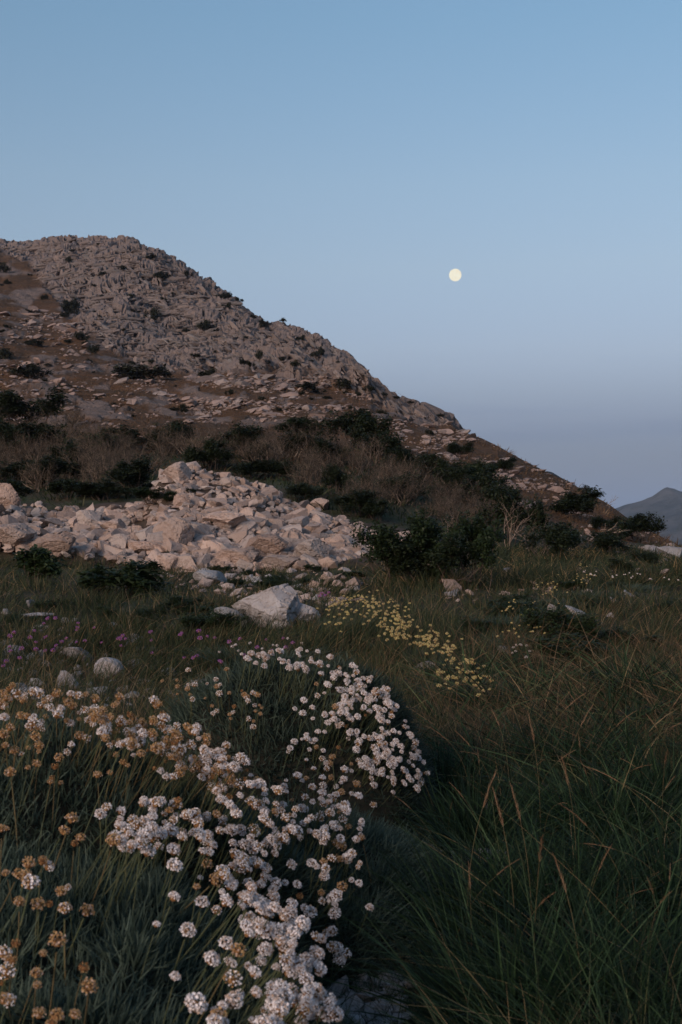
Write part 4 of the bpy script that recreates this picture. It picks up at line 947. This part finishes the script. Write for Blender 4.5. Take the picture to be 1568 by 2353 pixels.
for i, (u, v) in enumerate(PUR):
    y = float(cast([u], [v + 38])[0]); g = pt(u, y); zh = CAMZ + (VH - v) / F * y
    e = link('purple_flower', None, loc=tuple(g)); tag(e, 'purple pompon flower on a thin stem in the left meadow grass', 'flower', 'purple flowers in the left meadow')
    if v < 1380: e['label'] = 'magenta flower in the small patch above the yellow flowers'; e['group'] = 'magenta flowers above the yellow patch'
    flower(e, 'purple', (g[0], y, zh), r.uniform(.022, .042), (r.normal() * .3, -.3, 1), max(.06, zh - g[2] + .02))

# ------------------------------------------------------------------ grass
def scatter_grass(name, label, n, u0, u1, v0, v1, dens, Lf, wf, mat, seed, segs=3, var=None, lean=(.1, 0, 0), ymax=42, curl=.3, ymin=1.2, clump=14, crad=.06, spread=1.0):
    rr = np.random.default_rng(seed); nc = n // clump; uv = np.stack([rr.uniform(u0, u1, nc), rr.uniform(v0, v1, nc)], 1); yy = cast(uv[:, 0], uv[:, 1])
    ok = ~np.isnan(yy) & (yy < ymax) & (yy > ymin); uv, yy = uv[ok], yy[ok]; d_ = dens(uv[:, 0], uv[:, 1]); kp = rr.random(len(yy)) < d_; uv, yy = uv[kp], yy[kp]
    ci = np.repeat(np.arange(len(yy)), clump); m = len(ci)
    cs = rr.uniform(.6, 1.35, len(yy))[ci]; rad = crad * (1 + yy[ci] * .03) * cs
    o = rr.normal(size=(m, 2)); x = ((uv[:, 0] - U0) / F * yy)[ci] + o[:, 0] * rad; y = yy[ci] + o[:, 1] * rad
    p0 = np.stack([x, y, hxy(x, y) - .01], 1)
    flow = np.stack([vnoise(x * 1.3, y * 1.3, None, 5), vnoise(x * 1.3, y * 1.3, None, 6), np.zeros(m)], 1); cd = (rr.normal(size=(len(yy), 2)) * .22)[ci]
    d = np.array([0, 0, 1.]) + np.array(lean) + flow * .3 + np.concatenate([o * .26 * spread + cd, np.zeros((m, 1))], 1) + rr.normal(size=(m, 3)) * np.array([.12, .12, .03]); d /= np.linalg.norm(d, axis=1, keepdims=True)
    L = Lf(x * F / y + U0, y, rr) * cs; w = wf(y, rr)
    b = (np.concatenate([o * .3 * spread, np.zeros((m, 1))], 1) + flow * .4 + rr.normal(size=(m, 3)) * .2 + np.array(lean) * .6) * curl * 1.4 + np.array([0, 0, -1.]) * (curl * rr.random(m) * .9)[:, None]
    va = rr.random(m) if var is None else var(uv[ci, 0], uv[ci, 1], x, y, rr)
    va = np.clip(va + (rr.normal(size=len(yy)) * .10)[ci], 0, 1)
    V, Q, at = blades(p0, d, L, w, b, segs, .85, rr, {'var': va})
    return kind(link(name, mesh_np(name, V, Q, at, [M[mat]])), 'stuff', label)
def not_rock(u, v):
    y = cast(u, v); m_ = ground(u, y, MOUND); x = (u - U0) / F * y
    c = np.zeros_like(x)
    for cc in CUSH.values(): c = np.maximum(c, (dome(x, y, cc) > .05))
    path = np.exp(-(((u - 845 - (v - 2200) * .0) / 95) ** 2)) * smooth(1850, 2000, v)
    return (1 - .93 * np.clip(m_, 0, 1)) * (1 - c) * (1 - .85 * path)
def gvar(dry):
    def f(u, v, x, y, rr):
        k_ = .5 + .5 * fbm(x * .9, y * .9, None, 3, 71); return np.clip(rr.random(len(u)) ** 1.5 * .62 + dry * (rr.random(len(u)) < .10 + .25 * smooth(.5, .75, k_)) * rr.uniform(.3, .6, len(u)), 0, 1)
    return f
patch = lambda u, v: not_rock(u, v) * (.3 + .7 * smooth(-.2, .3, fbm(u / 70, v / 28, None, 3, 81)))
keepoff = lambda u, v: 1 - .35 * np.exp(-(((u - 860) / 150) ** 2 + ((v - 1790) / 60) ** 2))
scatter_grass('meadow_grass', 'dark meadow grass between the flowers and the mound', 90000, -260, 1830, 1268, 1560, patch, lambda u, y, r_: r_.uniform(.05, .22, len(u)), lambda y, r_: np.maximum(.0022, y * .0005) * r_.uniform(.6, 1.5, len(y)), 'grass', 31, 2, gvar(1.0), crad=.05)
scatter_grass('near_grass', 'dark grass of the near meadow', 52000, -260, 1830, 1440, 1900, lambda u, v: not_rock(u, v) * keepoff(u, v), lambda u, y, r_: r_.uniform(.06, .22, len(u)), lambda y, r_: np.maximum(.002, y * .0006) * r_.uniform(.6, 1.4, len(y)), 'grass', 32, 3, gvar(.9), crad=.04)
right = lambda u, v: not_rock(u, v) * smooth(940, 1080, u - (v - 2000).clip(0) * .22) * (.25 + .75 * smooth(-.25, .1, fbm(u / 90, v / 60, None, 2, 85))) * smooth(1500, 1620, v)
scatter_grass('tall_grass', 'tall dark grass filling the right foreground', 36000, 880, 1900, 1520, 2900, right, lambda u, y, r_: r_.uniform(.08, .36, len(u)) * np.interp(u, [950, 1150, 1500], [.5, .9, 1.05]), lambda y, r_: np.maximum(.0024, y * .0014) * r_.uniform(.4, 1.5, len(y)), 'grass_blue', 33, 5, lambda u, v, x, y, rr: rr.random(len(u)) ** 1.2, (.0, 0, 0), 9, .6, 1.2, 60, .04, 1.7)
scatter_grass('dead_thatch', 'dry bent stems lying through the right grass', 3600, 880, 1900, 1560, 2900, right, lambda u, y, r_: r_.uniform(.06, .2, len(u)), lambda y, r_: np.maximum(.0012, y * .0006) * r_.uniform(.6, 1.3, len(y)), 'grass_dry', 39, 5, lambda u, v, x, y, rr: rr.random(len(u)) * .5, (-.3, 0, 0), 9, 1.1, 1.2, 5, .07, 2.2)
scatter_grass('low_grass', 'dark grass and moss low under the flower cushions', 34000, -260, 1000, 1700, 3200, lambda u, v: not_rock(u, v) * keepoff(u, v), lambda u, y, r_: r_.uniform(.04, .13, len(u)), lambda y, r_: np.maximum(.0018, y * .0008) * r_.uniform(.7, 1.3, len(y)), 'grass', 34, 3, gvar(.7), (.1, 0, 0), 9, crad=.03)
scatter_grass('dry_meadow_grass', 'dry straw-coloured grass blades in the meadow', 9000, -260, 1830, 1268, 1760, not_rock, lambda u, y, r_: r_.uniform(.12, .30, len(u)), lambda y, r_: np.maximum(.0016, y * .00035) * r_.uniform(.6, 1.2, len(y)), 'grass_dry', 35, 3, None, (.1, 0, 0), 42, .5, 1.2, 5, .05, 1.4)
scatter_grass('rusty_grass', 'rusty dry blades standing over the right grass', 4200, 960, 1800, 1470, 1800, lambda u, v: smooth(960, 1150, u) * .8, lambda u, y, r_: r_.uniform(.16, .40, len(u)), lambda y, r_: np.maximum(.0016, y * .0005) * r_.uniform(.6, 1.3, len(y)), 'grass_dry', 38, 4, lambda u, v, x, y, rr: rr.random(len(u)) * .7, (-.25, 0, 0), 9, .7, 1.2, 6, .05, 1.3)
scatter_grass('far_meadow_grass', 'olive and straw grass of the far right meadow', 26000, 900, 1850, 1262, 1352, not_rock, lambda u, y, r_: r_.uniform(.12, .34, len(u)), lambda y, r_: y * .0005 * r_.uniform(.6, 1.4, len(y)), 'grass', 40, 3, gvar(1.6), (.05, 0, 0), 60, .5, 14, 12, .09, 1.2)
scatter_grass('slope_grass', 'tawny grass tufts on the right slope', 16000, 960, 1800, 985, 1300, lambda u, v: .2 + .8 * smooth(-.15, .25, fbm(u / 30, v / 12, None, 3, 83)), lambda u, y, r_: r_.uniform(.12, .38, len(u)), lambda y, r_: y * .0006 * r_.uniform(.6, 1.5, len(y)), 'grass_dry', 41, 2, lambda u, v, x, y, rr: rr.random(len(u)) * .55, (.15, 0, 0), 125, .6, 40, 8, .14, 1.4)
# rough brown grass and scrub on the hillside
hd = lambda u, v: np.clip(.9 - ground(u, np.nan_to_num(cast(u, v), nan=100), rockm) * .9, .05, 1)
scatter_grass('hill_grass', 'brown dry grass over the hillside', 52000, -260, 1800, 620, 1330, hd, lambda u, y, r_: r_.uniform(.06, .20, len(u)), lambda y, r_: y * .0007 * r_.uniform(.7, 1.5, len(y)), 'grass_dry', 36, 2, lambda u, v, x, y, rr: np.clip(rr.random(len(u)) * .35 + .2 * fbm(x / 6, y / 6, None, 3, 9), 0, 1), (.1, 0, 0), 260, .4, 34, 10, .12)
thick = lambda u, v: smooth(930, 990, v) * smooth(1330, 1150, v - (u - 700) * .2 * (u > 700)) * smooth(1250, 1100, u) * (1 - np.clip(ground(u, np.nan_to_num(cast(u, v), nan=30), MOUND), 0, 1))
scatter_grass('thicket_undergrowth', 'dark green undergrowth under the leafless shrubs', 22000, -260, 1500, 960, 1300, thick, lambda u, y, r_: r_.uniform(.08, .32, len(u)), lambda y, r_: y * .0009 * r_.uniform(.7, 1.5, len(y)), 'grass', 37, 2, lambda u, v, x, y, rr: rr.random(len(u)) ** 2 * .55, (0, 0, 0), 48, .5, 26, 12, .12)

# grass tussocks and seed stalks one can pick out on the right
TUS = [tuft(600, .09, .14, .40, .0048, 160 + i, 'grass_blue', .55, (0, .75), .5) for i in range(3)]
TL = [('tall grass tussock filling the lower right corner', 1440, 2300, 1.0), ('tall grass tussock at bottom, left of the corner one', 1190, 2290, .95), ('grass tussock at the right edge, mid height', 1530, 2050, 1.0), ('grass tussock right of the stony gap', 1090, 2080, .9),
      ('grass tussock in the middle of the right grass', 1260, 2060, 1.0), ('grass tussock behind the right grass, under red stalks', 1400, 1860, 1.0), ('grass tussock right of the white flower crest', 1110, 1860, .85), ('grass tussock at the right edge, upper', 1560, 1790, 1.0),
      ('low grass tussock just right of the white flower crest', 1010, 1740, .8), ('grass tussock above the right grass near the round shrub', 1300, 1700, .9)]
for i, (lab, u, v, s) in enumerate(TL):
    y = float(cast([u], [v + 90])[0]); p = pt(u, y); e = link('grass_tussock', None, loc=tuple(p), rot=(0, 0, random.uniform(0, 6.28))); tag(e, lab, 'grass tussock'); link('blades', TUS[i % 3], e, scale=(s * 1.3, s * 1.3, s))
def stalk_mesh(seed):
    rd = random.Random(seed); p = Vector((0, 0, 0)); segs = []; d = Vector((rd.uniform(-.25, .1), rd.uniform(-.1, .1), 1)).normalized(); b = Vector((rd.uniform(-.8, .8), rd.uniform(-.3, .3), -.1))
    for i in range(8):
        d = (d + b * (.12 + .05 * i)).normalized(); q = p + d * .11; segs.append((p[:], q[:], .0016, .0014)); p = q
    V, Q = tubes(segs, 4); hs = []
    for i in range(26):
        t = i / 25; c = p + d * (.20 * t - .01); a = rd.uniform(0, 6.28); o = Vector((math.cos(a), math.sin(a), 0)) * (.013 * (1 - t * .6)); d = (d + b * .02).normalized(); hs.append(((c + o * .1)[:], (c + o + d * .04)[:], .0017 * (1.1 - t * .5), .0003))
    HV, HQ = tubes(hs, 4); return mesh_np('stalk', V, Q, None, [M['stem_dry']]), mesh_np('seed_head', HV, HQ, None, [M['seed']])
M['seed'] = flat_mat('seed_head', (.17, .09, .05), .85, (.27, .17, .10), 120)
ST = [stalk_mesh(i) for i in range(6)]
r = np.random.default_rng(51); su = in_poly([(980, 1560), (1250, 1500), (1560, 1480), (1600, 1800), (1600, 2350), (1300, 2380), (1000, 2250)], 90, r)
for u, v in su:
    y = float(cast([u], [v + 60])[0])
    if math.isnan(y): continue
    p = pt(u, y); e = link('grass_stalk', None, loc=tuple(p), rot=(0, 0, r.uniform(0, 6.28))); tag(e, 'thin reddish grass stalk with seed head in the right foreground grass', 'grass stalk', 'seed stalks in the right grass')
    s = r.uniform(.22, .44); a, b = ST[r.integers(6)]; link('stem', a, e, scale=(s,) * 3); link('seed_head', b, e, scale=(s,) * 3)

# thin evening haze over the whole valley
def haze(x0, x1, y0, y1, z0, z1, dens):
    v = [(x, y, z) for x in (x0, x1) for y in (y0, y1) for z in (z0, z1)]
    f = np.array([(0, 1, 3, 2), (4, 6, 7, 5), (0, 4, 5, 1), (2, 3, 7, 6), (0, 2, 6, 4), (1, 5, 7, 3)])
    m = bpy.data.materials.new('haze'); m.use_nodes = True; nt = m.node_tree; nt.nodes.remove(nt.nodes['Principled BSDF'])
    pv = N(nt, 'ShaderNodeVolumePrincipled'); pv.inputs['Color'].default_value = (.60, .76, 1, 1); pv.inputs['Density'].default_value = dens
    nt.links.new(pv.outputs[0], nt.nodes['Material Output'].inputs['Volume'])
    kind(link('haze', mesh_np('haze', v, f, None, [m])), 'stuff', 'thin blue evening haze')
haze(-41000, 41000, -41000, 41000, -92, 420, .00009)
